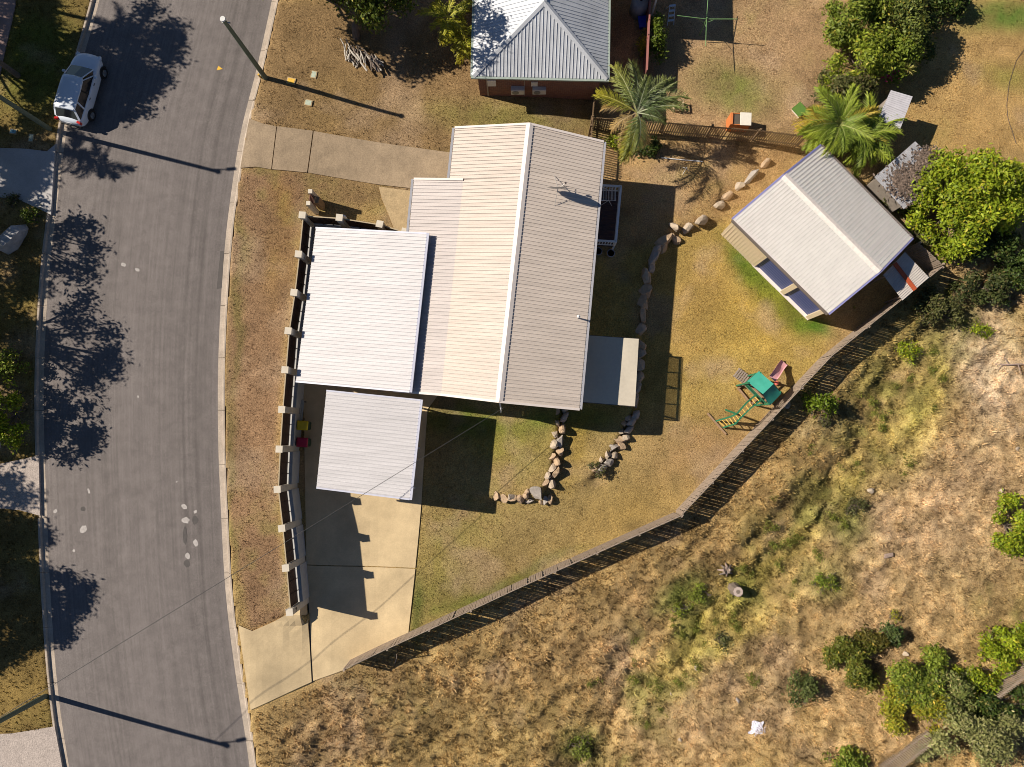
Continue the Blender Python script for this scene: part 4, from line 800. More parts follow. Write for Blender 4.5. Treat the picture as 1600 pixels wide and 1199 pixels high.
def rock_wall(label, px, step, wid, hgt, rows=2, jit=2.5, sizes=(.8, 1.2)):
    L = [gh(a, b) for a, b in px]; c = L[len(L)//2].copy(); c.z -= .3; t = thing('rock_wall', label, 'rock wall', c)
    for r in range(rows):
        for (ax, ay), (bx, by) in zip(px[:-1], px[1:]):
            d = math.hypot(bx-ax, by-ay); n = max(1, int(d/step))
            for i in range(n):
                f = (i+.5*(r % 2)+.25)/n; off = (r-(rows-1)/2)*wid*27*.85; nx_, ny_ = -(by-ay)/d, (bx-ax)/d
                x, y = ax+(bx-ax)*f+nx_*off+random.gauss(0, jit*.5), ay+(by-ay)*f+ny_*off+random.gauss(0, jit*.5); p = P(x, y, L[0].z); zz = max(Gp(p.x-.35, p.y), Gp(p.x, p.y+.3)); zl = min(Gp(p.x+.35, p.y), Gp(p.x, p.y-.3))
                k = random.uniform(*sizes); p.z = zl+hgt*(.35 if r == 0 else .62); p.z = zl+(zz-zl)*.5+hgt*(.05 if r else .2)
                stone(p, step/27*.98*k, wid*.95*random.uniform(.75, 1.2), max(hgt*.95, (zz-zl)*.95)*random.uniform(.8, 1.1), -math.atan2(by-ay, bx-ax)+random.gauss(0, .25), t)
    return t
rock_wall('curved rock wall from the house corner round to the driveway shade', [(879, 618), (874, 665), (868, 700), (866, 735), (852, 762)], 12, .36, .5, 2)
big = rock_wall('short row of pale boulders closing the end of the curved rock wall', [(772, 777), (800, 778), (832, 774)], 13, .4, .45, 1)
for x, y, s in ((838, 770, .34), (824, 768, .17), (852, 782, .2), (812, 779, .26), (828, 782, .18), (800, 777, .22), (845, 785, .13), (859, 779, .2)): stone(gh(x, y, .12), s*1.9, s*1.5, s*1.2, random.uniform(0, 3), big)
rock_wall('long rock wall between the house shade and the golden back lawn', [(1040, 376), (1022, 398), (1010, 430), (1004, 470), (999, 530), (996, 585), (990, 640)], 17, .52, .55, 1, sizes=(1.0, 1.5))
rock_wall('two close rows of stones fading into the lawn below the awning', [(988, 645), (968, 690), (948, 718), (930, 738)], 12, .42, .5, 2)
bw = rock_wall('line of large sandstone boulders climbing from the lawn to the paling fence', [(1118, 322), (1150, 296), (1190, 262), (1215, 238)], 19, .38, .4, 1, 3, sizes=(.75, 1.2))
for x, y, a, b, rz in ((1094, 345, .42, .26, .6), (1073, 358, .36, .24, .45), (1052, 355, .34, .16, -.9), (1049, 370, .22, .2, .3), (1056, 375, .28, .22, .8), (1036, 388, .4, .2, 1.0), (1021, 402, .42, .22, 1.2), (1008, 428, .4, .22, 1.4)): stone(gh(x, y, .14), a*1.6, b*1.7, .45, rz, bw)
for i, (x, y, s, lb) in enumerate([(1360, 766, .17, 'round pale stone lying in the paddock short of the green bush'), (1088, 1044, .15, 'small rounded stone on bare paddock dirt'), (1062, 1156, .12, 'dark stone with a pale rim on the paddock'), (1229, 632, .22, 'pale stone by the fence beside the playset'), (1573, 1008, .2, 'pale stone by the far picket fence'), (1415, 1022, .16, 'grey stone beside the clump of paddock shrubs'), (1590, 701, .12, 'white stone on the bare upper paddock'), (1327, 1003, .18, 'grey stone beside a small paddock weed'), (1048, 1085, .1, 'pale chip of rock on the paddock dirt'), (1153, 1095, .12, 'grey rock half buried near the white rubbish'), (1565, 766, .15, 'smooth grey stone above the lime green bush')]):
    o = stone(gh(x, y, s*.3), s*1.9, s*1.5, s*1.1, i*1.3); tag(o, lb, 'stone')
bo = stone(gh(29, 372, .32), 1.2, .95, 1.1, .9, name='boulder'); bo.data = bo.data.copy(); bo.data.materials.clear(); bo.data.materials.append(M('pale_boulder', (.40, .39, .40), rough=.8, var=.3, scale=2, bump=.4)); tag(bo, 'large pale boulder in tree shade on the verge across the road', 'boulder')

# ------------------------------------------------------------------ poles and cable
m_pole = M('green_grey_pole', (.13, .16, .11), rough=.75, var=.15, scale=3); m_cap = M('pole_cap', (.66, .66, .64), rough=.5)
def pole(px, h, label, arm=None, r=.13):
    b = gh(*px); t = thing('street_lamp' if arm else 'power_pole', label, 'street lamp' if arm else 'pole', b)
    MB().tube([(0, 0, -.3), (0, 0, h)], [r*1.15, r*.8], 14).build('shaft', m_pole, t, smooth=False); MB().tube([(0, 0, h), (0, 0, h+.06)], [r*1.2, r*1.05], 14).build('cap', m_cap, t)
    if arm:
        MB().tube([(0, 0, h-.5), (arm[0]*.5, arm[1]*.5, h-.25), (arm[0], arm[1], h-.2)], [.05, .04, .035], 8).build('arm', m_mast, t)
        a = math.atan2(arm[1], arm[0]); m4 = Matrix.Translation((arm[0], arm[1], h-.22)) @ Matrix.Rotation(a, 4, 'Z'); MB().box(None, (.55, .2, .12), M4=m4).build('lamp_head', m_cap, t, bevel=.03)
    else:
        MB().bar((-.2, 0, h-.35), (.25, 0, h-.35), .06).build('bracket', m_mast, t)
    return t
pole((415, 122), 6.25, 'plain green pole with a white cap on the near verge'); pole((78, 202), 8.7, 'street lamp pole rising from the verge behind the parked car', (1.05, .1)); p3 = pole((71, 1088), 8.9, 'street lamp pole on the verge beside the gravel apron', (1.05, .25))
a = p3.location+Vector((.1, 0, 8.2)); b = P(788, 637, 2.75); mb = MB(); pts = []
for i in range(25): f = i/24; q = a.lerp(b, f); q.z -= .35*4*f*(1-f)*.6; pts.append(q)
mb.tube(pts, .014, 5); tag(mb.build('overhead_cable', M('cable_black', (.05, .05, .05), rough=.6)), 'thin overhead service cable from the lamp pole to the house gable', 'cable')
def lid(px, size, mat, label, rz=0, cat='pit lid'):
    p = gh(*px); t = thing('pit_lid', label, cat, p+Vector((0, 0, -.02)), rz); MB().box((0, 0, .03), (size[0]+.1, size[1]+.1, .06)).build('surround', m_conc_path, t); MB().box((0, 0, .052), (size[0], size[1], .03)).build('cover', mat, t)
lid((455, 127), (.42, .30), M('yellow_lid', (.75, .45, .05), rough=.6, var=.1), 'yellow pit lid set in the verge beside the green pole', -.2); m_gl = M('pale_green_lid', (.42, .48, .38), rough=.7, var=.15)
lid((490.5, 117), (.26, .36), m_gl, 'pale green pit lid in dry grass above the pole shadow', -.2); lid((482, 161), (.36, .28), m_gl, 'pale green pit lid in dry grass below the pole shadow', -.2)
lid((21, 206), (.34, .22), M('blue_green_lid', (.20, .42, .48), rough=.6), 'blue green pit lid on the shaded verge across the road', -.2); lid((49, 216), (.22, .40), m_gl, 'narrow grey green pit lid near the neighbour driveway', -.1)
p = gh(407, 121); t = thing('marker_post', 'stubby yellow marker post at the foot of the green pole', 'marker post', p); MB().tube([(0, 0, -.1), (0, 0, .35)], .06, 10).build('post', m_yell, t); MB().tube([(0, 0, .22), (0, 0, .28)], .064, 10).build('band', m_paint, t)

# ------------------------------------------------------------------ parked car
cp = P(136, 147, 0); car = thing('car', 'pale silver hatchback parked at the kerb in tree shade', 'car', (cp.x, cp.y, roadz(cp.x, cp.y)), R(76.5))
m_body = M('white_car_paint', (.66, .72, .80), rough=.18, var=.01, spec=.6); m_tyre = M('tyre_rubber', (.02, .02, .02), rough=.85); m_rim = M('alloy_rim', (.5, .5, .5), rough=.3, metal=.8); m_cglass = M('car_glass', (.012, .014, .018), rough=.05, spec=.7); m_dk = M('black_trim', (.02, .02, .02), rough=.5)
ST = [(-2.22, .52, .46, .78), (-2.12, .76, .34, .98), (-1.85, .88, .26, 1.03), (-1.2, .90, .22, 1.03), (-.4, .905, .21, 1.02), (.5, .905, .21, 1.0), (1.05, .895, .23, .985), (1.5, .875, .25, .93), (1.85, .80, .29, .86), (2.08, .64, .36, .77), (2.2, .40, .44, .66)]
vs = []; fs = []; K = 13
for x, hw_, zl, zt in ST:
    half = [(0, zl), (hw_*.86, zl), (hw_*.97, zl+.12), (hw_, zl+(zt-zl)*.5), (hw_*.985, zt-.14), (hw_*.93, zt-.02), (hw_*.5, zt+.035)]
    ring = [(x, y, z) for y, z in half]+[(x, 0, zt+.045)]+[(x, -y, z) for y, z in half[:0:-1]]
    K = len(ring); vs += ring
for i in range(len(ST)-1):
    for k in range(K): fs.append((i*K+k, i*K+(k+1) % K, (i+1)*K+(k+1) % K, (i+1)*K+k))
fs += [tuple(range(K)), tuple((len(ST)-1)*K+k for k in range(K-1, -1, -1))]
body = MB().add(vs, fs).build('body', m_body, car, smooth=True); sb = body.modifiers.new('sub', 'SUBSURF'); sb.levels = 2; sb.render_levels = 2
BT = [(-2.02, .80, 1.0), (1.12, .82, 1.0)]; bl = [(-2.0, .70), (-1.9, .80), (-.3, .825), (.75, .80), (1.18, .66), (1.22, 0)]; tl = [(-1.62, .56), (-1.5, .64), (-.4, .655), (.15, .63), (.36, .54), (.40, 0)]
def outline(l, z): h = [(x, y, z) for x, y in l]; return h+[(x, -y, z) for x, y in [(a, b) for a, b in l][-2::-1]]
lo_, hi_ = outline(bl, 1.0), outline(tl, 1.50); n = len(lo_)
MB().add(lo_+hi_, [(i, i+1, n+i+1, n+i) for i in range(n-1)]+[(n-1, 0, n, 2*n-1)]).build('window_glass', m_cglass, car)
ro = [outline(tl, 1.49), outline([(x*1.03 if x < 0 else x+.03, y*1.05) for x, y in tl], 1.505), outline([(x*.98, y*.97) for x, y in tl], 1.545), outline([(x*.6-.1, y*.55) for x, y in tl], 1.575)]; vs = sum(ro, []); fs = []
for r_ in range(3):
    for i in range(n): fs.append((r_*n+i, r_*n+(i+1) % n, (r_+1)*n+(i+1) % n, (r_+1)*n+i))
fs.append(tuple(3*n+i for i in range(n))); MB().add(vs, fs).build('roof', m_body, car, smooth=True)
for s in (1, -1):
    for (x0, y0), (x1, y1), wd in (((-1.98, .74), (-1.58, .60), .12), ((-1.25, .825), (-1.1, .66), .10), ((-.32, .835), (-.38, .665), .07), ((.82, .80), (.22, .62), .06), ((1.17, .69), (.38, .55), .06)):
        MB().bar((x0, s*y0, 1.0), (x1, s*y1, 1.51), wd, .03).build('pillar', m_body if wd != .07 else m_dk, car)
    for x in (-1.32, 1.35):
        wl = MB().tube([(x, s*.72, .32), (x, s*.74, .32), (x, s*.92, .32), (x, s*.935, .32)], [.28, .325, .325, .29], 20).build('wheel', m_tyre, car); rm_ = MB().tube([(x, s*.925, .32), (x, s*.94, .32)], [.20, .19], 16).build('rim', m_rim, wl)
        for k in range(5): a = k*1.2566; MB().bar((x, s*.945, .32), (x+.19*math.cos(a), s*.945, .32+.19*math.sin(a)), .05, .02).build('spoke', m_rim, wl)
        arch = []; 
        for k in range(13): a = math.pi*k/12; arch.append((x+.37*math.cos(a), s*.895, .32+.37*math.sin(a)))
        MB().tube(arch, .035, 6).build('wheel_arch', m_dk, car)
    MB().box((2.0, s*.62, .72), (.22, .3, .12), s*-.35).build('headlight', M('lamp_lens', (.75, .77, .8), rough=.1), car, bevel=.02); MB().box((-2.1, s*.68, .88), (.14, .26, .22), s*.3).build('tail_light', M('red_lens', (.45, .02, .02), rough=.15), car, bevel=.02)
    MB().box((.72, s*.99, 1.03), (.14, .2, .13)).build('mirror', m_body, car, bevel=.03)
    for x in (-.55, .35): MB().box((x, s*.90, .88), (.16, .03, .03)).build('door_handle', m_dk, car)
MB().box((-2.22, 0, .5), (.06, 1.3, .16)).build('bumper', m_dk, car, bevel=.02); MB().box((2.2, 0, .45), (.06, .9, .14)).build('grille', m_dk, car); MB().box((-2.215, 0, .80), (.02, .42, .12)).build('number_plate', m_post, car)

# ------------------------------------------------------------------ things by the wall
m_bin = M('dark_green_bin', (.02, .055, .03), rough=.5, var=.08)
def bin_(px, col, label):
    p = P(*px, PAD+1.05); t = thing('wheelie_bin', label, 'bin', (p.x, p.y, PAD+.05), R(-4)); m = M('bin_lid_'+label[:6].strip(), col, rough=.4, var=.05)
    MB().hexa([(-.24, -.21, .05), (.24, -.21, .05), (.24, .21, .05), (-.24, .21, .05)], [(-.33, -.27, .95), (.31, -.27, .95), (.31, .27, .95), (-.33, .27, .95)]).build('bin_body', m_bin, t, bevel=.02)
    MB().hexa([(-.36, -.29, .95), (.34, -.29, .95), (.34, .29, .95), (-.36, .29, .95)], [(-.26, -.22, 1.05), (.28, -.22, 1.03), (.28, .22, 1.03), (-.26, .22, 1.05)]).build('lid', m, t, bevel=.03)
    for s in (-.22, .22): MB().tube([(-.27, s-.03, .1), (-.27, s+.03, .1)], .1, 12).build('wheel', m_tyre, t)
    MB().tube([(-.38, -.2, .92), (-.38, .2, .92)], .02, 8).build('handle', m_bin, t)
bin_((472.5, 665), (.72, .52, .015), 'yellow lidded wheelie bin against the street wall'); bin_((472, 691.5), (.42, .012, .05), 'red lidded wheelie bin against the street wall')
p = P(469.5, 641, PAD+.5); t = thing('bench', 'narrow grey slatted bench against the street wall above the bins', 'bench', (p.x, p.y, PAD+.05), R(86)); m_bs = M('grey_bench_slat', (.42, .42, .38), rough=.7, var=.1)
for i in range(3): MB().box((0, -.12+.12*i, .45), (1.15, .1, .03)).build('slat', m_bs, t)
for x in (-.5, .5):
    for y in (-.15, .16): MB().bar((x, y, 0), (x, y, .44), .05).build('leg', m_dk, t)
    MB().bar((x, .18, .4), (x, .25, .85), .05).build('back_post', m_dk, t)
MB().bar((-.58, .25, .84), (.58, .25, .84), .05, .08).build('back_rail', m_dk, t)

# ------------------------------------------------------------------ playset
pg = gh(1190, 625); z = pg.z; t = thing('playset', 'green roofed timber play fort with pink slide and yellow rung climbing ladder', 'playset', pg); I = local(t)
m_gr = M('green_canvas', (.035, .30, .22), rough=.7, var=.08); m_gp = M('green_timber', (.02, .17, .085), rough=.6, var=.12); m_yr = M('yellow_rung', (.78, .52, .12), rough=.5); m_pink = M('pink_plastic', (.74, .40, .42), rough=.4, var=.06); m_tim = M('playset_timber', (.34, .22, .13), rough=.85, var=.25, scale=6)
ra, rb = P(1209, 600, z+2.85), P(1192, 616, z+2.85); la, lb_ = P(1186, 580, z+2.35), P(1167.5, 596, z+2.35); da, db_ = P(1221, 615, z+2.15), P(1203, 634, z+2.15)
for e0, e1 in ((la, lb_), (da, db_)):
    n = 6; vs = []; fs = []
    for i in range(n+1):
        for j in range(n+1):
            u, v = i/n, j/n; q = (e0*(1-u)+e1*u)*(1-v)+(ra*(1-u)+rb*u)*v; vs.append(q-Vector((0, 0, .05*math.sin(math.pi*v)*(1+.3*math.sin(u*9)))))
    for i in range(n):
        for j in range(n): k = i*(n+1)+j; fs.append((k, k+1, k+n+2, k+n+1))
    MB(I).add(vs, fs).build('roof_canvas', m_gr, t, smooth=True)
cn = [la.lerp(ra, .12), lb_.lerp(rb, .12), db_.lerp(rb, .15), da.lerp(ra, .15)]
for q in cn: MB(I).bar((q.x, q.y, Gp(q.x, q.y)-.1), (q.x, q.y, q.z), .09).build('post', m_gp, t)
cx = sum(cn, Vector())/4
for i in range(9):
    f0, f1 = (i+.05)/9, (i+.95)/9; q = [cn[0].lerp(cn[1], f0), cn[0].lerp(cn[1], f1), cn[3].lerp(cn[2], f1), cn[3].lerp(cn[2], f0)]
    MB(I).hexa([(a.x, a.y, z+1.15) for a in q], [(a.x, a.y, z+1.2) for a in q]).build('floor_plank', m_tim, t)
for a, b in ((cn[0], cn[1]), (cn[2], cn[3]), (cn[1], cn[2])):
    for zz in (1.45, 1.85): MB(I).bar((a.x, a.y, z+zz), (b.x, b.y, z+zz), .04, .12).build('guard_rail', m_gp, t)
s0, s1 = P(1206, 592, z+1.2), P(1225, 566, z+.18); d = s1-s0; sv = Vector((-d.y, d.x, 0)).normalized()*.24; prof = []
for i in range(9):
    f = i/8; q = s0.lerp(s1, f); q.z = z+1.2-(1.02)*(f-.06*math.sin(f*2*math.pi)); e = .15
    prof += [q-sv+Vector((0, 0, e)), q-sv*.9, q+sv*.9, q+sv+Vector((0, 0, e))]
MB(I).add(prof, [(i*4+k, i*4+k+1, i*4+k+5, i*4+k+4) for i in range(8) for k in range(3)]).build('slide', m_pink, t)
RLp = [(1181, 617, 1.75), (1167, 629, 1.8), (1151, 647, 1.75), (1142, 651, 1.35), (1119, 658, .15)]; RRp = [(1189, 625, 1.75), (1173, 638, 1.8), (1157, 653.5, 1.75), (1149, 662.5, 1.35), (1130, 668, .15)]
RL = [P(a, b, z+h) for a, b, h in RLp]; RRr = [P(a, b, z+h) for a, b, h in RRp]
for r_ in (RL, RRr):
    for a, b in zip(r_[:-1], r_[1:]): MB(I).bar(a, b, .075, .09).build('ladder_rail', m_gp, t)
    for q, o in ((r_[2], 0),): MB(I).bar(q, (q.x+(.15 if r_ is RRr else -.15), q.y-(.3 if r_ is RRr else -.3), Gp(q.x, q.y)-.05), .08).build('leg', m_gp, t)
for k, nseg in enumerate((3, 3, 2, 4)):
    for i in range(nseg): f = (i+.5)/nseg; MB(I).tube([RL[k].lerp(RL[k+1], f), RRr[k].lerp(RRr[k+1], f)], .028, 8).build('rung', m_yr, t)
MB(I).bar(gh(1105, 646, .06), gh(1134, 679, .06), .1, .12).build('ground_beam', m_tim, t)
sp_ = [gh(a, b, .1) for a, b in ((1162, 600), (1152.5, 607), (1173, 632), (1184, 622))]
for a, b in zip(sp_, sp_[1:]+sp_[:1]): MB(I).bar(a, b, .09, .22).build('sandpit_edge', m_tim, t)
c = gh(1159.5, 589, .0); t = thing('timber_pallet', 'weathered slatted timber pallet lying on the lawn by the play fort', 'pallet', c, R(-38)); m_gt = M('grey_timber', (.32, .26, .21), rough=.9, var=.25, scale=8)
for i in range(7): MB().box((-.42+.14*i, 0, .12), (.09, .62, .022)).build('slat', m_gt, t)
for y in (-.27, 0, .27): MB().box((0, y, .05), (.95, .06, .1)).build('bearer', m_gt, t)
q = gh(1212.5, 599); bl_ = bpy.data.meshes.new('ball'); bm = bmesh.new(); bmesh.ops.create_uvsphere(bm, u_segments=20, v_segments=14, radius=.14); bm.to_mesh(bl_); bm.free(); bl_.polygons.foreach_set('use_smooth', [True]*len(bl_.polygons)); o = link('ball', bl_, M('coral_ball', (.80, .20, .15), rough=.45)); o.location = q+Vector((0, 0, .13)); tag(o, 'coral pink ball beside the slide of the play fort', 'ball')
for i, (a, b) in enumerate((((1224, 634), (1186, 673)), ((1216, 632), (1178, 669)))):
    mb = MB(); mb.bar(gh(*a, .05), gh(*b, .05), .12, .12); tag(mb.build('garden_sleeper', m_tim, None, bevel=.01), ('timber sleeper lying along the foot of the fence by the playset', 'timber sleeper lying on the lawn a step out from the fence by the playset')[i], 'sleeper')

# ------------------------------------------------------------------ neighbour's back yard
b = gh(1093, 55); t = thing('clothes_line', 'green rotary clothes line standing half in the square shade', 'clothes line', b); m_cl = M('green_steel', (.16, .30, .12), rough=.5)
MB().tube([(0, 0, -.2), (0, 0, 1.9)], [.035, .03], 10).build('mast', m_cl, t)
hubz = 1.75
for a in (R(-4), R(86), R(176), R(266)):
    e = Vector((math.cos(a)*1.75, math.sin(a)*1.75, hubz+.18)); MB().tube([(0, 0, hubz), e], .022, 8).build('arm', m_cl, t); MB().tube([(0, 0, hubz+.15 if False else hubz-.45), e*.33+Vector((0, 0, hubz*.67+.02))], .014, 6).build('strut', m_cl, t)
b = gh(1150, 197); t = thing('dog_kennel', 'orange dog kennel with half its white lid off', 'kennel', b, R(-3)); m_or = M('orange_ply', (.62, .20, .06), rough=.6, var=.1); m_wl = M('white_lid', (.74, .70, .60), rough=.5, var=.06)
for c, s in (((0, -.34, .5), (1.16, .04, 1.0)), ((0, .34, .5), (1.16, .04, 1.0)), ((-.58, 0, .5), (.04, .72, 1.0)), ((.58, 0, .5), (.04, .72, 1.0)), ((.0, 0, .05), (1.1, .64, .05))): MB().box(c, s).build('panel', m_or, t)
MB().box((.29, 0, 1.025), (.66, .78, .045)).build('roof_lid', m_wl, t, bevel=.01); MB().box((-.28, 0, .93), (.50, .6, .04)).build('dark_recess', M('recess_shade', (.10, .08, .06), rough=.8), t); MB().box((-.53, 0, 1.02), (.14, .72, .03)).build('roof_panel', m_or, t)  # dark board below the rim stands in for the shaded recess
b = gh(1247, 174); t = thing('storage_box', 'low white box with a flat green lid on the bare lawn by the hedge', 'box', b, R(40)); MB().box((.03, -.03, .12), (.62, .62, .24)).build('box_body', m_wl, t); MB().box((0, 0, .26), (.68, .68, .04)).build('lid', M('green_lid', (.10, .20, .035), rough=.7, var=.12), t)
b = gh(1003, 40); t = thing('plastic_tub', 'bright blue plastic tub between the brick house and the red fence', 'tub', b, .1); m_bl = M('blue_plastic', (.02, .06, .55), rough=.4)
MB().hexa([(-.18, -.25, 0), (.18, -.25, 0), (.18, .25, 0), (-.18, .25, 0)], [(-.25, -.33, .45), (.25, -.33, .45), (.25, .33, .45), (-.25, .33, .45)]).build('tub_body', m_bl, t, bevel=.02); MB().box((0, 0, .46), (.56, .72, .04)).build('rim', m_bl, t, bevel=.01)
b = gh(997, 18); t = thing('water_tank', 'round translucent grey water tank beside the red fence', 'tank', b); MB().tube([(0, 0, 0), (0, 0, 1.1), (0, 0, 1.25), (0, 0, 1.3)], [.55, .55, .4, .1], 24).build('tank_body', M('tank_plastic', (.34, .42, .48), rough=.35), t, smooth=True); MB().tube([(0, 0, 1.28), (0, 0, 1.36)], .12, 14).build('filler_cap', m_dk, t)
b = gh(1046, 26); t = thing('step_ladder', 'small aluminium step ladder standing in the square shade', 'ladder', b, R(6)); m_al = M('aluminium', (.55, .62, .72), rough=.4)
for s in (-.2, .2): MB().tube([(s, -.55, 0), (s*.8, .1, 1.0)], .025, 6).build('rail', m_al, t); MB().tube([(s, .5, 0), (s*.8, .1, 1.0)], .02, 6).build('rear_leg', m_al, t)
for f in (.25, .5, .75, 1): MB().box((0, -.55+.65*f, f), (.38, .12, .03)).build('step', m_al, t)
m_wp = M('white_pipe', (.70, .70, .70), rough=.4); tag(MB().tube([gh(1033, 247, .05), gh(1062, 250, .06), gh(1098, 253, .05)], .03, 8).build('water_pipe', m_wp), 'thin white water pipe lying on dirt under the tall palm shade', 'pipe')
b = gh(1070, 267); t = thing('sprinkler', 'small white tripod sprinkler on dirt below the white pipe', 'sprinkler', b)
for k in range(3): MB().tube([(0, 0, .4), (.25*math.cos(k*2.09), .25*math.sin(k*2.09), 0)], .018, 6).build('leg', m_wp, t)
MB().tube([(0, 0, .36), (0, 0, .5)], [.03, .045], 8).build('head', m_wp, t)
b = gh(1058, 168); t = thing('slatted_crate', 'pale timber slatted crate on the lawn beside the tall palm', 'crate', b, .1); m_cr = M('crate_timber', (.52, .42, .26), rough=.8, var=.15)
for z_ in (.08, .28, .48):
    for s in (-.28, .28): MB().box((s, 0, z_), (.02, .5, .1)).build('slat', m_cr, t); MB().box((0, s*.9, z_), (.56, .02, .1)).build('slat', m_cr, t)
for x_ in (-.26, .26):
    for y_ in (-.23, .23): MB().bar((x_, y_, 0), (x_, y_, .56), .04).build('corner_post', m_cr, t)
b = gh(617, 1037); tag(MB().tube([b, b+Vector((.22, .55, .75)), b+Vector((.35, .95, 1.5))], [.03, .025, .02], 7).build('timber_stake', m_pal), 'thin pale stake leaning on the outside of the fence near the driveway', 'stake')
pts = [gh(*q, .015) for q in ((1600, 78), (1588, 95), (1577, 130), (1573, 165), (1575, 185), (1580, 200), (1588, 225))]; tag(MB().tube(pts, .02, 6).build('garden_hose', M('hose_brown', (.10, .07, .05), rough=.6)), 'thin dark garden hose lying across the golden lawn', 'hose')
# ------------------------------------------------------------------ house number, stump, rubbish and other small things
m_num = M('black_numerals', (.015, .015, .015), rough=.5); pe = P(452, 957, WTOP)
nu_ = thing('house_number', 'small black house numerals fixed on the last pier of the street wall', 'house number', (pe.x+.205, pe.y, 1.75)); 
for a, b in (((-.09, .16), (-.09, -.02)), ((-.09, .16), (-.12, .12)), ((.08, .16), (-.02, .05)), ((-.02, .05), (.11, .05)), ((.07, .10), (.07, -.02))): MB().bar((-.025, a[0], a[1]), (-.025, b[0], b[1]), .035, .028, up=Vector((1, 0, 0))).build('numeral_stroke', m_num, nu_)
dr = slab([(481.6, 943), (484, 942.5), (490.6, 1063.5), (488, 1064.7)], .035, 'drain_channel', M('drain_grate', (.045, .04, .05), rough=.6)); tag(dr, kind='structure')
m_wood = M('cut_wood', (.36, .27, .22), rough=.9, var=.25, scale=10); m_bark = M('grey_bark', (.20, .16, .13), rough=.95, var=.3, scale=7, bump=.6)
b = gh(1148, 921); t = thing('tree_stump', 'tall sawn tree stump casting a long shadow in the paddock', 'stump', b); MB().tube([(0, 0, -.2), (0, 0, .15), (0, 0, .75)], [.48, .34, .30], 9).build('trunk', m_bark, t); MB().tube([(0, 0, .74), (0, 0, .765)], [.29, .285], 9).build('cut_face', M('stump_top', (.46, .37, .32), rough=.9, var=.2, scale=12), t); MB().tube([(.0, 0, .76), (.0, 0, .775)], [.13, .12], 9).build('heartwood', m_bark, t)
b = gh(1134, 890); t = thing('root_ball', 'dark rotted stump remains with broken roots near the tall stump', 'stump', b)
for k in range(8): a = k*.8; MB().tube([(0, 0, .05), (math.cos(a)*.2, math.sin(a)*.2, .22+.06*(k % 3)), (math.cos(a)*(.4+.1*(k % 3)), math.sin(a)*.4, .02)], [.10, .08, .03], 6).build('root', m_bark if k % 2 else m_wood, t)
bm = bmesh.new(); bmesh.ops.create_grid(bm, x_segments=14, y_segments=14, size=.42); r = random.Random(4)
for v in bm.verts: v.co.z = .06+.13*r.random()*(1-min(1, v.co.length/.6)); v.co.x *= 1+.35*math.sin(v.co.y*9); v.co.y *= .9+.4*math.sin(v.co.x*8+1); v.co.x += r.gauss(0, .012); v.co.y += r.gauss(0, .012)
me = bpy.data.meshes.new('plastic_bag'); bm.to_mesh(me); bm.free(); o = link('plastic_bag', me, M('crumpled_plastic', (.72, .70, .78), rough=.35, var=.1)); o.location = gh(1183, 1139, .02); o.rotation_euler = (0, 0, .7); tag(o, 'crumpled white plastic sheet lying in the paddock', 'rubbish')
b = gh(1387, 868); t = thing('log', 'short grey split log lying on the upper paddock', 'log', b+Vector((0, 0, .08)), .2)
for k in range(3): MB().tube([(-.28+.04*k, -.08+.08*k, .02*k), (.28, -.06+.07*k, .02*k)], [.06, .05], 7).build('split_piece', m_wood, t)
b = gh(1578, 572, .1); t = thing('dead_branch', 'fallen dead branch on pale bare ground at the paddock edge', 'branch', b)
for q in ([(-.9, .1, 0), (-.2, .05, .15), (.5, .1, .2), (1.2, -.1, .1)], [(-.2, .05, .15), (-.5, .5, .2)], [(.3, .1, .2), (.5, -.5, .1)], [(-.5, .08, .08), (-.9, -.3, .1)]): MB().tube(q, [.06, .045, .04, .02][:len(q)] if len(q) > 2 else [.035, .012], 6).build('limb', m_wood, t)
b = gh(566, 92); t = thing('log_pile', 'untidy pile of striped grey and white cut branches under the street tree', 'log pile', b); r = random.Random(3); m_pl = M('pale_branch', (.46, .42, .36), rough=.85, var=.2)
for k in range(44):
    x = r.uniform(-1.1, 1.1); a = 1.9+x*.5+r.gauss(0, .3); y = -x*.32+r.uniform(-.3, .3); L = r.uniform(.25, .65); zz = r.uniform(.04, .42); dx, dy = math.cos(a)*L, math.sin(a)*L; w_ = r.gauss(0, .1)
    MB().tube([(x-dx, y-dy, zz), (x-dy*w_*2, y+dx*w_*2, zz+.05), (x+dx, y+dy, max(.03, zz+r.uniform(-.2, .1)))], [r.uniform(.03, .065)]*2+[.025], 7).build('branch', m_pl if k % 2 else m_bark, t)
b = gh(8, 695); t = thing('letterbox', 'white letterbox with a yellow stripe on the verge across the road', 'letterbox', b); MB().bar((0, 0, -.1), (0, 0, .8), .08).build('post', m_gt, t); MB().box((0, 0, .95), (.62, .42, .32)).build('box', m_post, t, bevel=.02); MB().box((.02, 0, .96), (.16, .43, .325)).build('stripe', M('stripe_yellow', (.65, .45, .06), rough=.5), t)

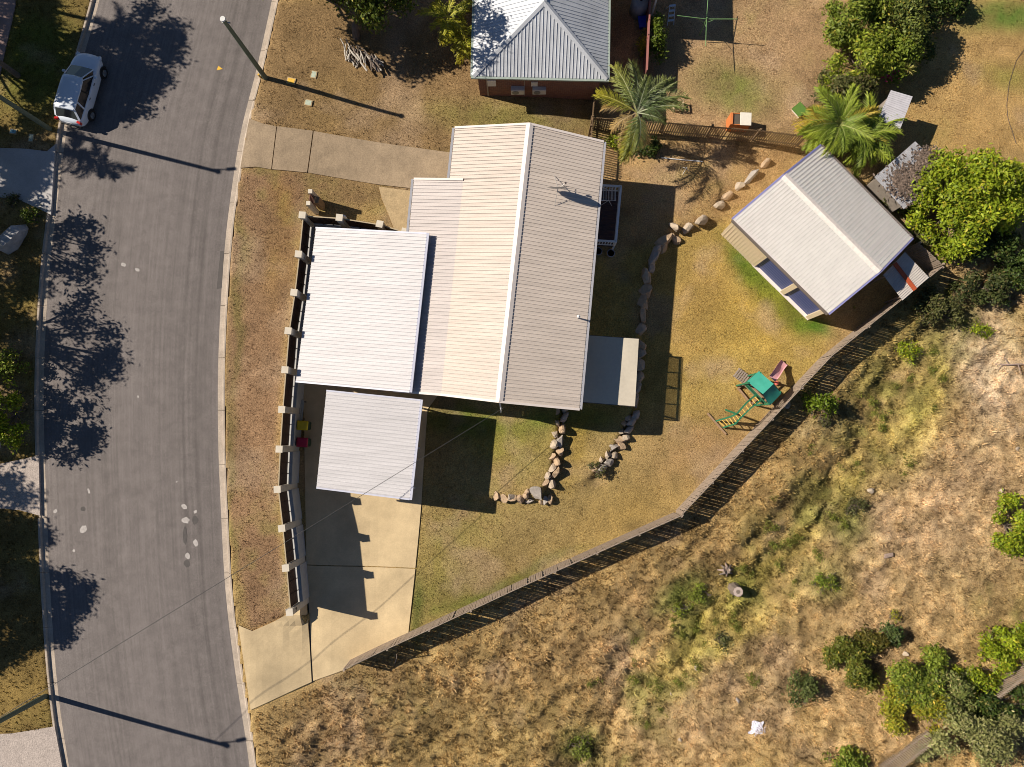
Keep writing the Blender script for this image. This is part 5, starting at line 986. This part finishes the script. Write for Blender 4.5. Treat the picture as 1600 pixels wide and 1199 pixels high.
# ------------------------------------------------------------------ vegetation
m_leaf = M('leaves', attr=True, rough=.55, var=.12, scale=3, spec=.3, trans=.28); m_trunk = M('tree_bark', (.17, .13, .10), rough=.95, var=.3, scale=6, bump=.5)
def crown(clumps, n, leaf, cols, seed, elong=1.9):
    r = np.random.default_rng(seed); C = np.array([c[:3] for c in clumps]); Rr = np.array([c[3] for c in clumps]); pr = Rr**2/np.sum(Rr**2); k = r.choice(len(clumps), n, p=pr)
    d = r.normal(0, 1, (n, 3)); d[:, 2] += .35; d /= np.linalg.norm(d, axis=1)[:, None]; rad = Rr[k]*(.35+.72*r.random(n)**.5); sq = np.ones((n, 3)); sq[:, 2] = .75
    # twigs: leaves gather in small bunches
    nb_ = max(6, n//9); bd = d[r.integers(0, n, n)]; d = d*.45+bd*.0+d*.55
    p = C[k]+d*rad[:, None]*sq; jit = r.normal(0, leaf*.9, (n//7+1, 1, 3)).repeat(7, 1).reshape(-1, 3)[:n]
    src = np.repeat(np.arange(n//7+1), 7)[:n]*7; src = np.minimum(src, n-1); p = p[src]+r.normal(0, leaf*1.5, (n, 3)); kk = k[src]; dd = d[src]
    nr = dd*.6+r.normal(0, .55, (n, 3)); nr[:, 2] += .55; nr /= np.linalg.norm(nr, axis=1)[:, None]
    t = np.cross(nr, r.normal(0, 1, (n, 3))); t /= np.linalg.norm(t, axis=1)[:, None]; b = np.cross(nr, t); s = leaf*r.uniform(.6, 1.35, (n, 1))
    V = np.stack([p-t*s*elong*.5, p+b*s*.42+nr*s*.12, p+t*s*elong*.5-nr*s*.15, p-b*s*.42+nr*s*.12], 1).reshape(-1, 3)
    ca = np.array(cols); w_ = r.random((n, 1)); tone = r.uniform(.65, 1.3, n)*(r.uniform(.8, 1.15, len(clumps))[kk]); c = (ca[0]*(1-w_)+ca[1]*w_)*tone[:, None]
    if len(cols) > 2: m = r.random(n) < .08; c[m] = ca[2]*tone[m, None]
    return np_mesh('crown', V, np.arange(4*n).reshape(-1, 4), np.repeat(c, 4, 0), 4)
def tree(name, label, base, clumps, n, leaf, cols, seed, cat='tree', group=None, tr=.14, limbs=True, extra=None):
    """clumps relative to the base point"""
    t = thing(name, label, cat, base, group=group); mb = MB(); r = random.Random(seed); zc = min(c[2]-c[3]*.5 for c in clumps); fork = Vector((sum(c[0] for c in clumps)/len(clumps)*.4, sum(c[1] for c in clumps)/len(clumps)*.4, max(.15, zc*.6)))
    mb.tube([(0, 0, -.25), fork*.5+Vector((r.gauss(0, .05), r.gauss(0, .05), 0)), fork], [tr*1.25, tr, tr*.85], 9)
    for c in clumps:
        e = Vector(c[:3]); m_ = fork.lerp(e, .5)+Vector((r.gauss(0, .12), r.gauss(0, .12), -.1)); mb.tube([fork, m_, e], [tr*.7, tr*.42, tr*.12], 6)
        if limbs:
            for q in range(5): d = Vector((r.gauss(0, 1), r.gauss(0, 1), r.gauss(.2, .6))).normalized()*c[3]*.9; mb.tube([m_.lerp(e, r.uniform(.3, 1)), e+d*.5+Vector((r.gauss(0, .1), r.gauss(0, .1), 0)), e+d], [tr*.22, tr*.14, tr*.05], 5)
    mb.build('trunk', m_trunk, t); link('crown', crown(clumps, n, leaf, cols, seed), m_leaf, t)
    return t
def blob_clumps(r0, rx, ry, h, n, cr, seed, zmid=.55):
    r = random.Random(seed); o = []
    for i in range(n):
        a = r.uniform(0, 6.28); q = math.sqrt(r.random())*1.02; o.append((math.cos(a)*q*rx, math.sin(a)*q*ry, h*(.35+.6*(1-min(1, q*q)))*r.uniform(.7, 1.15), cr*r.uniform(.45, 1.15)*(1.1-.45*q)))
    return o
LIME = [(.34, .40, .02), (.19, .27, .018), (.50, .44, .04)]; GREEN = [(.16, .22, .025), (.25, .31, .035), (.42, .38, .06)]; DARK = [(.045, .08, .014), (.08, .12, .02), (.18, .17, .04)]; OLIVE = [(.10, .11, .03), (.15, .15, .05), (.25, .19, .08)]; YEL = [(.42, .38, .03), (.26, .30, .03), (.58, .42, .05)]
def at_top(px, py, h, up=.7):                    # base of a plant whose crown shows at a pixel
    z = -.8
    for _ in range(5): p = P(px, py, z+h*up); z = Gp(p.x, p.y)
    return Vector((p.x, p.y, z))
def shrub(label, px, py, rx, ry, h, n, leaf, cols, seed, name='shrub', cat='shrub', group=None, ncl=8, tr=.07, cr=None):
    b = at_top(px, py, h); return tree(name, label, b, blob_clumps(0, rx*1.1, ry*1.1, h, int(ncl*1.9), cr or min(rx, ry)*.42, seed), n, leaf, cols, seed, cat, group, tr)
# trees whose crowns stand in the picture
shrub('bright lime green rounded tree beyond the shed and low corrugated hut', 1524, 304, 2.9, 2.5, 3.6, 21000, .125, LIME, 11, 'leafy_tree', 'tree', ncl=26, tr=.16, cr=1.0)
b = gh(556, 60); tree('street_tree', 'dark leaning street tree over the log pile beside the brick house lawn', b, [(.9, .6, 3.2, 1.2), (2.0, 1.0, 3.4, 1.1), (1.6, -.2, 2.9, .8), (-.6, 1.4, 3.3, .9), (-1.6, 1.6, 3.2, .8), (.4, 2.2, 3.8, 1.2), (2.9, 1.9, 3.6, 1.2), (3.3, .5, 3.0, .7), (-3.0, 1.9, 3.0, .7), (1.8, 3.0, 4.2, 1.6), (-.5, 3.2, 4, 1.4), (3.6, 3.4, 4, 1.4)], 13000, .13, [(.07, .11, .012), (.15, .19, .018), (.36, .33, .04)], 12, tr=.2)
for i, (px, py, rx, ry, h, n, c, lb) in enumerate([
    (1350, 28, 2.0, 1.7, 3.0, 8000, GREEN, 'broad mid green shrub at the head of the hedge beside the bare lawn'), (1412, 26, 1.8, 1.9, 2.9, 6500, [(.12, .16, .03), (.20, .23, .05), (.45, .38, .05)], 'olive topped shrub at the head of the hedge'),
    (1355, 92, 2.0, 1.5, 2.6, 8000, [(.19, .25, .02), (.28, .33, .03), (.42, .38, .05)], 'bright green shrub in the middle of the hedge'), (1395, 80, 1.6, 1.4, 2.6, 5500, GREEN, 'dense green shrub behind the spiky pale plant'), (1322, 48, .6, .5, 1.2, 900, LIME, 'small light green seedling shrub standing out from the hedge'),
    (1440, 50, 1.1, 1.4, 2.2, 2500, DARK, 'dark strap leaved shrub on the shaded side of the hedge'), (1325, 135, 1.5, 1.1, 1.7, 4000, OLIVE, 'dull olive shrub at the foot of the hedge above the palm'), (1485, 2, 1.3, .6, 1.2, 2200, DARK, 'dark low shrub at the top edge of the golden lawn')]):
    shrub(lb, px, py, rx, ry, h, n, .11, c, 20+i, 'hedge_shrub', group='hedge along the back yards')
for i, (px, py, rx, ry, h, n, c, lb) in enumerate([
    (1560, 395, 1.8, 1.1, 1.6, 4500, DARK, 'dark shaded thicket under the lime green tree'), (1470, 478, 1.4, .9, 1.1, 2500, OLIVE, 'dry olive scrub clump just past the shed fence corner'), (1540, 450, 1.5, 1.0, 1.3, 3500, [(.05, .075, .018), (.09, .10, .03), (.2, .16, .06)], 'dark scrub clump at the top of the gully'), (1400, 320, 1.0, .5, .9, 1500, OLIVE, 'straggly weeds between the shed and the low corrugated hut'), (1437, 365, .9, .7, .9, 1600, OLIVE, 'straggly weeds behind the shed corner'), (1590, 440, 1.0, 1.4, 1.5, 2500, DARK, 'dark scrub beside the bare pale ground'),
    (1583, 822, 1.0, 1.4, 1.5, 4500, LIME, 'lime green bush alone on the upper paddock'), (1283, 630, .75, .65, 1.5, 900, [(.17, .24, .012), (.11, .17, .01)], 'light green sapling growing against the outside of the fence'), (1288, 655, .3, .3, .5, 260, OLIVE, 'small weed at the foot of the fence sapling'),
    (1345, 1040, 1.7, 1.1, 1.5, 5500, [(.12, .15, .02), (.19, .20, .03), (.36, .27, .05)], 'olive green paddock shrub at the western end of the clump'), (1425, 1062, 2.3, 1.4, 1.9, 8500, GREEN, 'dark green shrub in the heart of the paddock clump'), (1440, 1112, 2.2, 1.3, 1.6, 8500, YEL, 'yellow green shrub on the sunny side of the paddock clump'), (1520, 1150, 2.6, 2.0, 2.2, 8500, [(.24, .26, .08), (.32, .31, .12), (.42, .38, .18)], 'pale grey green tree with bare twisted limbs below the paddock clump'), (1480, 1085, 2.0, 1.1, 2.3, 5000, [(.22, .24, .07), (.17, .21, .05), (.4, .34, .14)], 'grey leaved shrub leaning over the picket fence'), (1565, 1105, 1.6, 1.0, 1.4, 3500, DARK, 'dark shrub beyond the picket fence'), (1530, 1060, 1.3, .8, 1.2, 2600, LIME, 'light green shrub at the end of the picket fence'),
    (1372, 1000, .9, .5, .9, 1500, [(.10, .11, .02), (.2, .16, .03)], 'brownish weed mound at the top of the paddock clump'), (1590, 1000, .8, .9, 1.2, 2200, LIME, 'light green bush by the far picket fence'), (1545, 1010, .45, .7, .8, 1100, LIME, 'narrow light green weed above the picket fence'), (1570, 1035, .7, .5, .8, 1300, LIME, 'light green weed leaning on the picket fence'), (1395, 992, .6, .4, 1.0, 700, [(.09, .15, .04), (.14, .17, .05)], 'slender eucalypt seedling with a shadow on the paddock'), (1400, 963, .25, .2, .6, 160, YEL, 'tiny yellow weed above the eucalypt seedling'), (1254, 1080, .65, .8, 1.4, 1100, [(.11, .15, .04), (.16, .18, .05)], 'thin eucalypt sapling alone on the bare lower paddock'), (1325, 1190, .9, .5, 1.0, 1600, GREEN, 'green weed at the bottom edge of the paddock'),
    (1065, 950, .6, .4, .25, 500, [(.28, .31, .04), (.20, .24, .03)], 'low green weed patch beside the gully'), (1092, 928, .6, .45, .4, 800, [(.26, .30, .04), (.19, .23, .03)], 'low green weed patch nearest the tall stump'), (905, 1168, .7, .6, .28, 700, [(.24, .28, .04), (.17, .21, .03)], 'wide low green weed patch at the bottom of the gully'), (1335, 790, .6, .5, .35, 700, OLIVE, 'low weed patch in the upper gully'), (1290, 912, .7, .5, .45, 900, GREEN, 'low dark green weed patch above the paddock clump'), (1130, 1005, .4, .5, .3, 500, OLIVE, 'low olive weed patch along the gully bank'), (1420, 545, .6, .7, .4, 800, LIME, 'light green weed patch near the pale bare ground'), (1535, 515, .6, .4, .4, 600, LIME, 'light green weed patch under the dark scrub'),
    (4, 640, .9, 1.8, 2.2, 3000, LIME, 'bright green bush at the edge of the shaded verge'), (6, 565, .7, .7, 1.5, 900, GREEN, 'dull green bush on the shaded verge'), (45, 335, .5, .4, .5, 600, [(.10, .16, .01), (.15, .2, .02)], 'small green groundcover beside the pale boulder'), (20, 312, .4, .3, .4, 300, OLIVE, 'grey green tuft at the edge of the neighbour driveway'), (880, 742 - 5, .4, .3, .4, 260, OLIVE, 'faded weed at the end of the double stone row') if False else (932, 735, .5, .35, .3, 300, OLIVE, 'faded weed where the double stone row ends'),
    (1024, 60, .6, 1.5, 1.5, 1700, [(.10, .16, .015), (.16, .2, .02)], 'leafy climber against the red fence'), (1008, 68, .3, .5, 1.0, 350, YEL, 'yellow leaved plant beside the red fence'), (965, 222, .45, .4, .7, 500, LIME, 'light green fern at the foot of the tall palm'), (1012, 228, .7, .4, .7, 900, DARK, 'dark plant in the shade of the tall palm')]):
    shrub(lb, px, py, rx, ry, h, n, .10 if h > .6 else .07, c, 60+i, 'shrub' if h > .6 else 'weed', 'shrub' if h > .6 else 'weed')
r = random.Random(77); gl_ = [(960, 1130), (1080, 985), (1200, 885), (1310, 760), (1400, 590), (1490, 480)]; wc_ = []
for i in range(60):
    k = r.randrange(5); f = r.random(); x = gl_[k][0]+(gl_[k+1][0]-gl_[k][0])*f+r.gauss(0, 42); y = gl_[k][1]+(gl_[k+1][1]-gl_[k][1])*f+r.gauss(0, 34); b = gh(x, y); s = r.uniform(.16, .42)
    wc_ += [(b.x+r.gauss(0, .5)*s, b.y+r.gauss(0, .5)*s, b.z+s*.3, s*.5) for _ in range(5)]
tag(link('gully_weeds', crown(wc_, 10500, .05, [(.15, .18, .03), (.24, .25, .04), (.34, .30, .07)], 900), m_leaf), 'scattered low green weeds through the dry grass along the gully', 'weeds', kind='stuff')
# bougainvillea flowers and spiky plant
b = at_top(1383, 116, 2.0); tree('bougainvillea', 'small magenta flowering shrub between hedge and palm', b, [(0, 0, 1.6, .28), (.2, -.1, 1.7, .2)], 330, .09, [(.50, .02, .16), (.65, .05, .22)], 140, 'shrub', tr=.04)
def strap_plant(label, px, py, h, cols, n=46, L=.75, heads=((0, 0), (.35, .5), (-.25, -.55))):
    b = at_top(px, py, h, 1.0); t = thing('strap_plant', label, 'plant', b); r = random.Random(px)
    for hx, hy in heads:
        MB().tube([(hx*.3, hy*.3, -.1), (hx, hy, h*.9)], [.06, .045], 7).build('stem', m_trunk, t); V = []; cs = []
        for i in range(n):
            a, e, l = r.uniform(0, 6.28), r.uniform(.05, 1.3), L*r.uniform(.6, 1.1); d = Vector((math.cos(a)*math.cos(e), math.sin(a)*math.cos(e), math.sin(e))); s = Vector((-math.sin(a), math.cos(a), 0))*.025; o = Vector((hx, hy, h*.9)); m_ = o+d*l*.6; e_ = o+d*l-Vector((0, 0, .12))
            V += [o-s, o+s, m_+s*1.2, m_-s*1.2, m_-s*1.2, m_+s*1.2, e_, e_]; c = np.array(cols[i % len(cols)])*r.uniform(.7, 1.2); cs += [c]*8
        link('leaves', np_mesh('leaves', [tuple(v) for v in V], np.arange(len(V)).reshape(-1, 4), np.array(cs), 4), m_leaf, t)
strap_plant('pale yellow spiky strap leaved plant on the shaded side of the hedge', 1424, 92, 1.7, [(.42, .36, .12), (.34, .32, .08)]); strap_plant('dark green spiky strap leaved plant above the pale spiky one', 1442, 52, 1.9, [(.05, .10, .02), (.08, .13, .03)])

# palms
def frond_mesh(L, seed, cols, droop, nl=40, w0=.55, fwd=1.0, wl=.022):
    r = random.Random(seed); V = []; Fq = []; cs = []; pts = []
    for i in range(13): f = i/12; pts.append(Vector((L*f*(1-.16*f*f), .10*L*math.sin(seed*1.7)*f*f, L*(.42*f-(.30+droop*.30)*f*f))))
    def at(f): k = min(11, int(f*12)); return pts[k].lerp(pts[k+1], f*12-k)
    for i in range(12):
        a, b = pts[i], pts[i+1]; wd = .034*(1-i/13)+.006; n = len(V); V += [a+Vector((0, -wd, .01)), a+Vector((0, wd, .01)), b+Vector((0, wd*.9, .01)), b+Vector((0, -wd*.9, .01))]; Fq.append((n, n+1, n+2, n+3)); cs += [np.array(cols[2])]*4
    for i in range(nl):
        f = .14+.86*i/(nl-1); o = at(f)
        for s in (-1, 1):
            l = w0*math.sin(math.pi*min(1, .16+.74*f))**.6*r.uniform(.7, 1.15); fw = fwd*(.55+.9*f)+r.gauss(0, .12); d = Vector((fw, s*1.0, r.uniform(-.1, .65))).normalized(); m_ = o+d*l*.55; e = o+d*l+Vector((0, 0, -l*r.uniform(.1, .6))); q = Vector((.5, -s*.3, 0)).normalized()*wl; n = len(V)
            V += [o-q*.6, o+q*.6, m_+q, m_-q]; Fq.append((n, n+1, n+2, n+3)); n += 4; V += [m_-q, m_+q, e+q*.2, e-q*.2]; Fq.append((n, n+1, n+2, n+3)); k = r.uniform(.6, 1.35); c = (np.array(cols[0])*(1-f*.8)+np.array(cols[1])*f*.8)*k; cs += [c]*8
    return np_mesh('frond', [tuple(v) for v in V], Fq, np.array(cs), 4)
def palm(label, base, hs, spec, pal, L, trunk=.15, name='palm_tree', cat='palm', w0=.55, fwd=1.0, nl=40):
    """spec: frond count, or a list of (azimuth degrees, length factor, rise, palette index)"""
    t = thing(name, label, cat, base); top = Vector((0, 0, hs)); r = random.Random(len(label)*7+3)
    mb = MB(); n = 14; pts = [Vector((0, 0, -.3+(hs+.3)*i/n)) for i in range(n+1)]; mb.tube(pts, [trunk*(1.3-.5*i/n)*(1.06 if i % 2 else 1) for i in range(n+1)], 10); mb.build('trunk', m_bark, t)
    if isinstance(spec, int): spec = [(i*137.5+r.gauss(0, 14), r.uniform(.6, 1.1), .75-1.25*(i/spec)+r.gauss(0, .12), i % len(pal)) for i in range(spec)]
    ms = {}
    for i, (az, lf, el, pi_) in enumerate(spec):
        key = (pi_, i % 3)
        if key not in ms: ms[key] = frond_mesh(L, len(ms)+1, pal[pi_], .4+.3*(i % 3), nl, w0, fwd); ms[key].materials.append(m_leaf)
        o = link('frond', ms[key], None, t); o.location = top; o.rotation_euler = (r.gauss(0, .25), -el*.75, R(az)); o.scale = (lf, lf*.5+.5, lf)
    return t
PG = [[(.10, .15, .06), (.20, .22, .05), (.42, .45, .28)], [(.14, .19, .06), (.32, .31, .05), (.45, .46, .22)], [(.34, .25, .10), (.46, .30, .10), (.40, .3, .16)], [(.20, .23, .03), (.42, .36, .03), (.45, .42, .1)]]
zt = -.6; b = P(999, 166, zt+4.3); b.z = Gp(b.x, b.y)
palm('tall feathery palm growing over the dark paling fence', b, 3.9, [(113, 1.0, .35, 1), (99, .95, .6, 0), (126, .85, .2, 1), (153, .9, .1, 3), (163, .7, -.1, 2), (22, 1.0, .35, 0), (5, .95, .2, 0), (38, .9, .5, 0), (55, .8, .7, 0), (12, .85, -.1, 1), (-14, .6, .0, 0), (262, 1.0, .15, 1), (250, .95, .0, 3), (270, .9, .5, 0), (240, .7, -.3, 2), (205, .6, -.5, 2), (285, .65, -.3, 2), (258, .9, -.4, 3), (80, .7, .9, 0)], PG, 3.2, .17, w0=.72, fwd=1.1)
HP = [[(.15, .23, .035), (.27, .34, .035), (.3, .34, .1)], [(.20, .28, .035), (.34, .39, .04), (.34, .36, .1)], [(.36, .30, .04), (.48, .34, .05), (.4, .3, .1)]]
b = P(1318, 188, 1.5); b.z = Gp(b.x, b.y); palm('bushy green palm at the end of the hedge beside the shed roof', b, 2.3, [(i*137.5, .55+.5*((i*7) % 10)/10, .8-1.4*i/40, (2 if i % 9 == 8 else i % 2)) for i in range(40)], HP, 2.9, .13, w0=.7, fwd=1.4)
b = P(1362, 205, 1.2); b.z = Gp(b.x, b.y); palm('lower green palm drooping over the small grey panel roofed shed', b, 1.9, [(i*137.5+40, .5+.5*((i*3) % 10)/10, .7-1.3*i/34, (2 if i % 11 == 10 else i % 2)) for i in range(34)], HP, 2.8, .11, w0=.7, fwd=1.4)
b = P(1292, 196, 1.0); b.z = Gp(b.x, b.y); palm('small yellowing palm between the hedge palm and the dark paling fence', b, 1.6, [(i*137.5+80, .5+.5*((i*3) % 10)/10, .7-1.3*i/24, (2 if i % 4 == 3 else i % 2)) for i in range(24)], HP, 1.9, .1, w0=.6, fwd=1.4)
CP = [[(.22, .26, .02), (.44, .40, .03), (.5, .46, .08)], [(.30, .32, .02), (.52, .44, .04), (.5, .46, .08)]]
for x, y, h, lb in ((698, 22, 2.6, 'yellow green cane palm on the lawn left of its twin'), (726, 52, 2.1, 'yellow green cane palm close to the brick house roof')):
    b = P(x, y, -.5+h); b.z = Gp(b.x, b.y); palm(lb, b, h-.3, 15, CP, 1.9, .08, w0=.5, fwd=1.2, nl=28)
# trees across the road, beyond the left edge: their shade falls on the road
SHT = [(255, 100, 8.6, 2.3, 4200, 'tall spreading tree behind the parked car'), (200, 130, 8.2, 2.0, 3400, 'tall dark tree leaning over the parked car'), (126, 140, 8.4, 2.2, 7500, 'dense tree standing directly behind the parked car'), (130, 400, 6.2, 2.0, 1500, 'thin branched tree across the road by the boulder'), (150, 560, 6.4, 2.4, 2800, 'open crowned tree across the road beside the driveway'), (125, 680, 4.8, 1.9, 2000, 'small leafy tree across the road above the letterbox'), (112, 955, 6.2, 1.7, 4200, 'dense rounded tree across the road near the lamp pole'), (55, 85, 9.0, 1.9, 3400, 'tall tree at the back of the neighbour lawn'), (22, 285, 9.0, 2.3, 5500, 'tall dense tree shading the neighbour driveway'), (62, 268, 8.4, 1.4, 2600, 'narrow tree shading the neighbour driveway mouth'), (30, 430, 7.5, 2.3, 4600, 'thin tree shading the verge by the boulder'), (26, 368, 7.5, 1.6, 4200, 'leafy tree shading the boulder'), (20, 890, 8, 2.7, 8200, 'tall dense tree shading the lower verge'), (35, 990, 7, 2.0, 5000, 'round tree behind the lower verge'), (228, 175, 6.5, .9, 500, 'thin twiggy sapling behind the parked car'), (20, 790, 8.5, 1.5, 1700, 'thin tree shading the gravel driveway'), (40, 690, 6.5, 1.7, 3000, 'leafy tree shading the letterbox'), (40, 620, 7.0, 1.4, 1600, 'sparse tree shading the verge below the twiggy one'), (70, 40, 9.5, 1.5, 2600, 'tall tree shading the top of the neighbour lawn'), (30, 545, 7.8, 2.0, 3000, 'twiggy tree shading the verge above the letterbox')]
def limb_clumps(r_, h, seed, n=17):
    r = random.Random(seed); o = []
    for i in range(n): a = i*2.399+r.gauss(0, .3); q = (.15+.95*math.sqrt((i+.5)/n))*r.uniform(.8, 1.15); o.append((math.cos(a)*q*r_, math.sin(a)*q*r_*1.1, h-q*q*.5*r_+r.gauss(0, .25), r_*r.uniform(.16, .31)))
    return o
for i, (x, y, h, r_, n, lb) in enumerate(SHT):
    c = from_shadow(x, y, h); g = Vector((c.x-.3, c.y+.3, K0)); tree('street_tree', lb, g, limb_clumps(r_, h, 200+i), int(n*1.25), .15, GREEN, 300+i, tr=.14, group='trees across the road')
for i, (x, y, h, lb) in enumerate(((152, 252, 7.0, 'slender palm across the road below the parked car'), (190, 45, 9.0, 'slender palm across the road above the parked car'), (118, 238, 7.4, 'second slender palm across the road by the neighbour driveway'))):
    c = from_shadow(x, y, h); b = Vector((c.x, c.y, K0)); palm(lb, b, h-.3, 14, PG[:2], 1.9, .12, w0=.5)
for i, (x, y, h, zg, r_, n, lb) in enumerate([(672, 42, 6.6, -.4, 2.5, 6500, 'spreading tree behind the leaning street tree'), (625, 25, 6.2, -.3, 1.8, 4000, 'dense tree beyond the log pile'), (756, 48, 9.0, 3.0, 1.6, 1500, 'taller open tree overhanging the brick house roof')]):
    c = from_shadow(x, y, h, zg); g = Vector((c.x, c.y, Gp(c.x, c.y))); tree('garden_tree', lb, g, limb_clumps(r_, h-g.z, 400+i), n, .14, GREEN, 420+i, tr=.13)
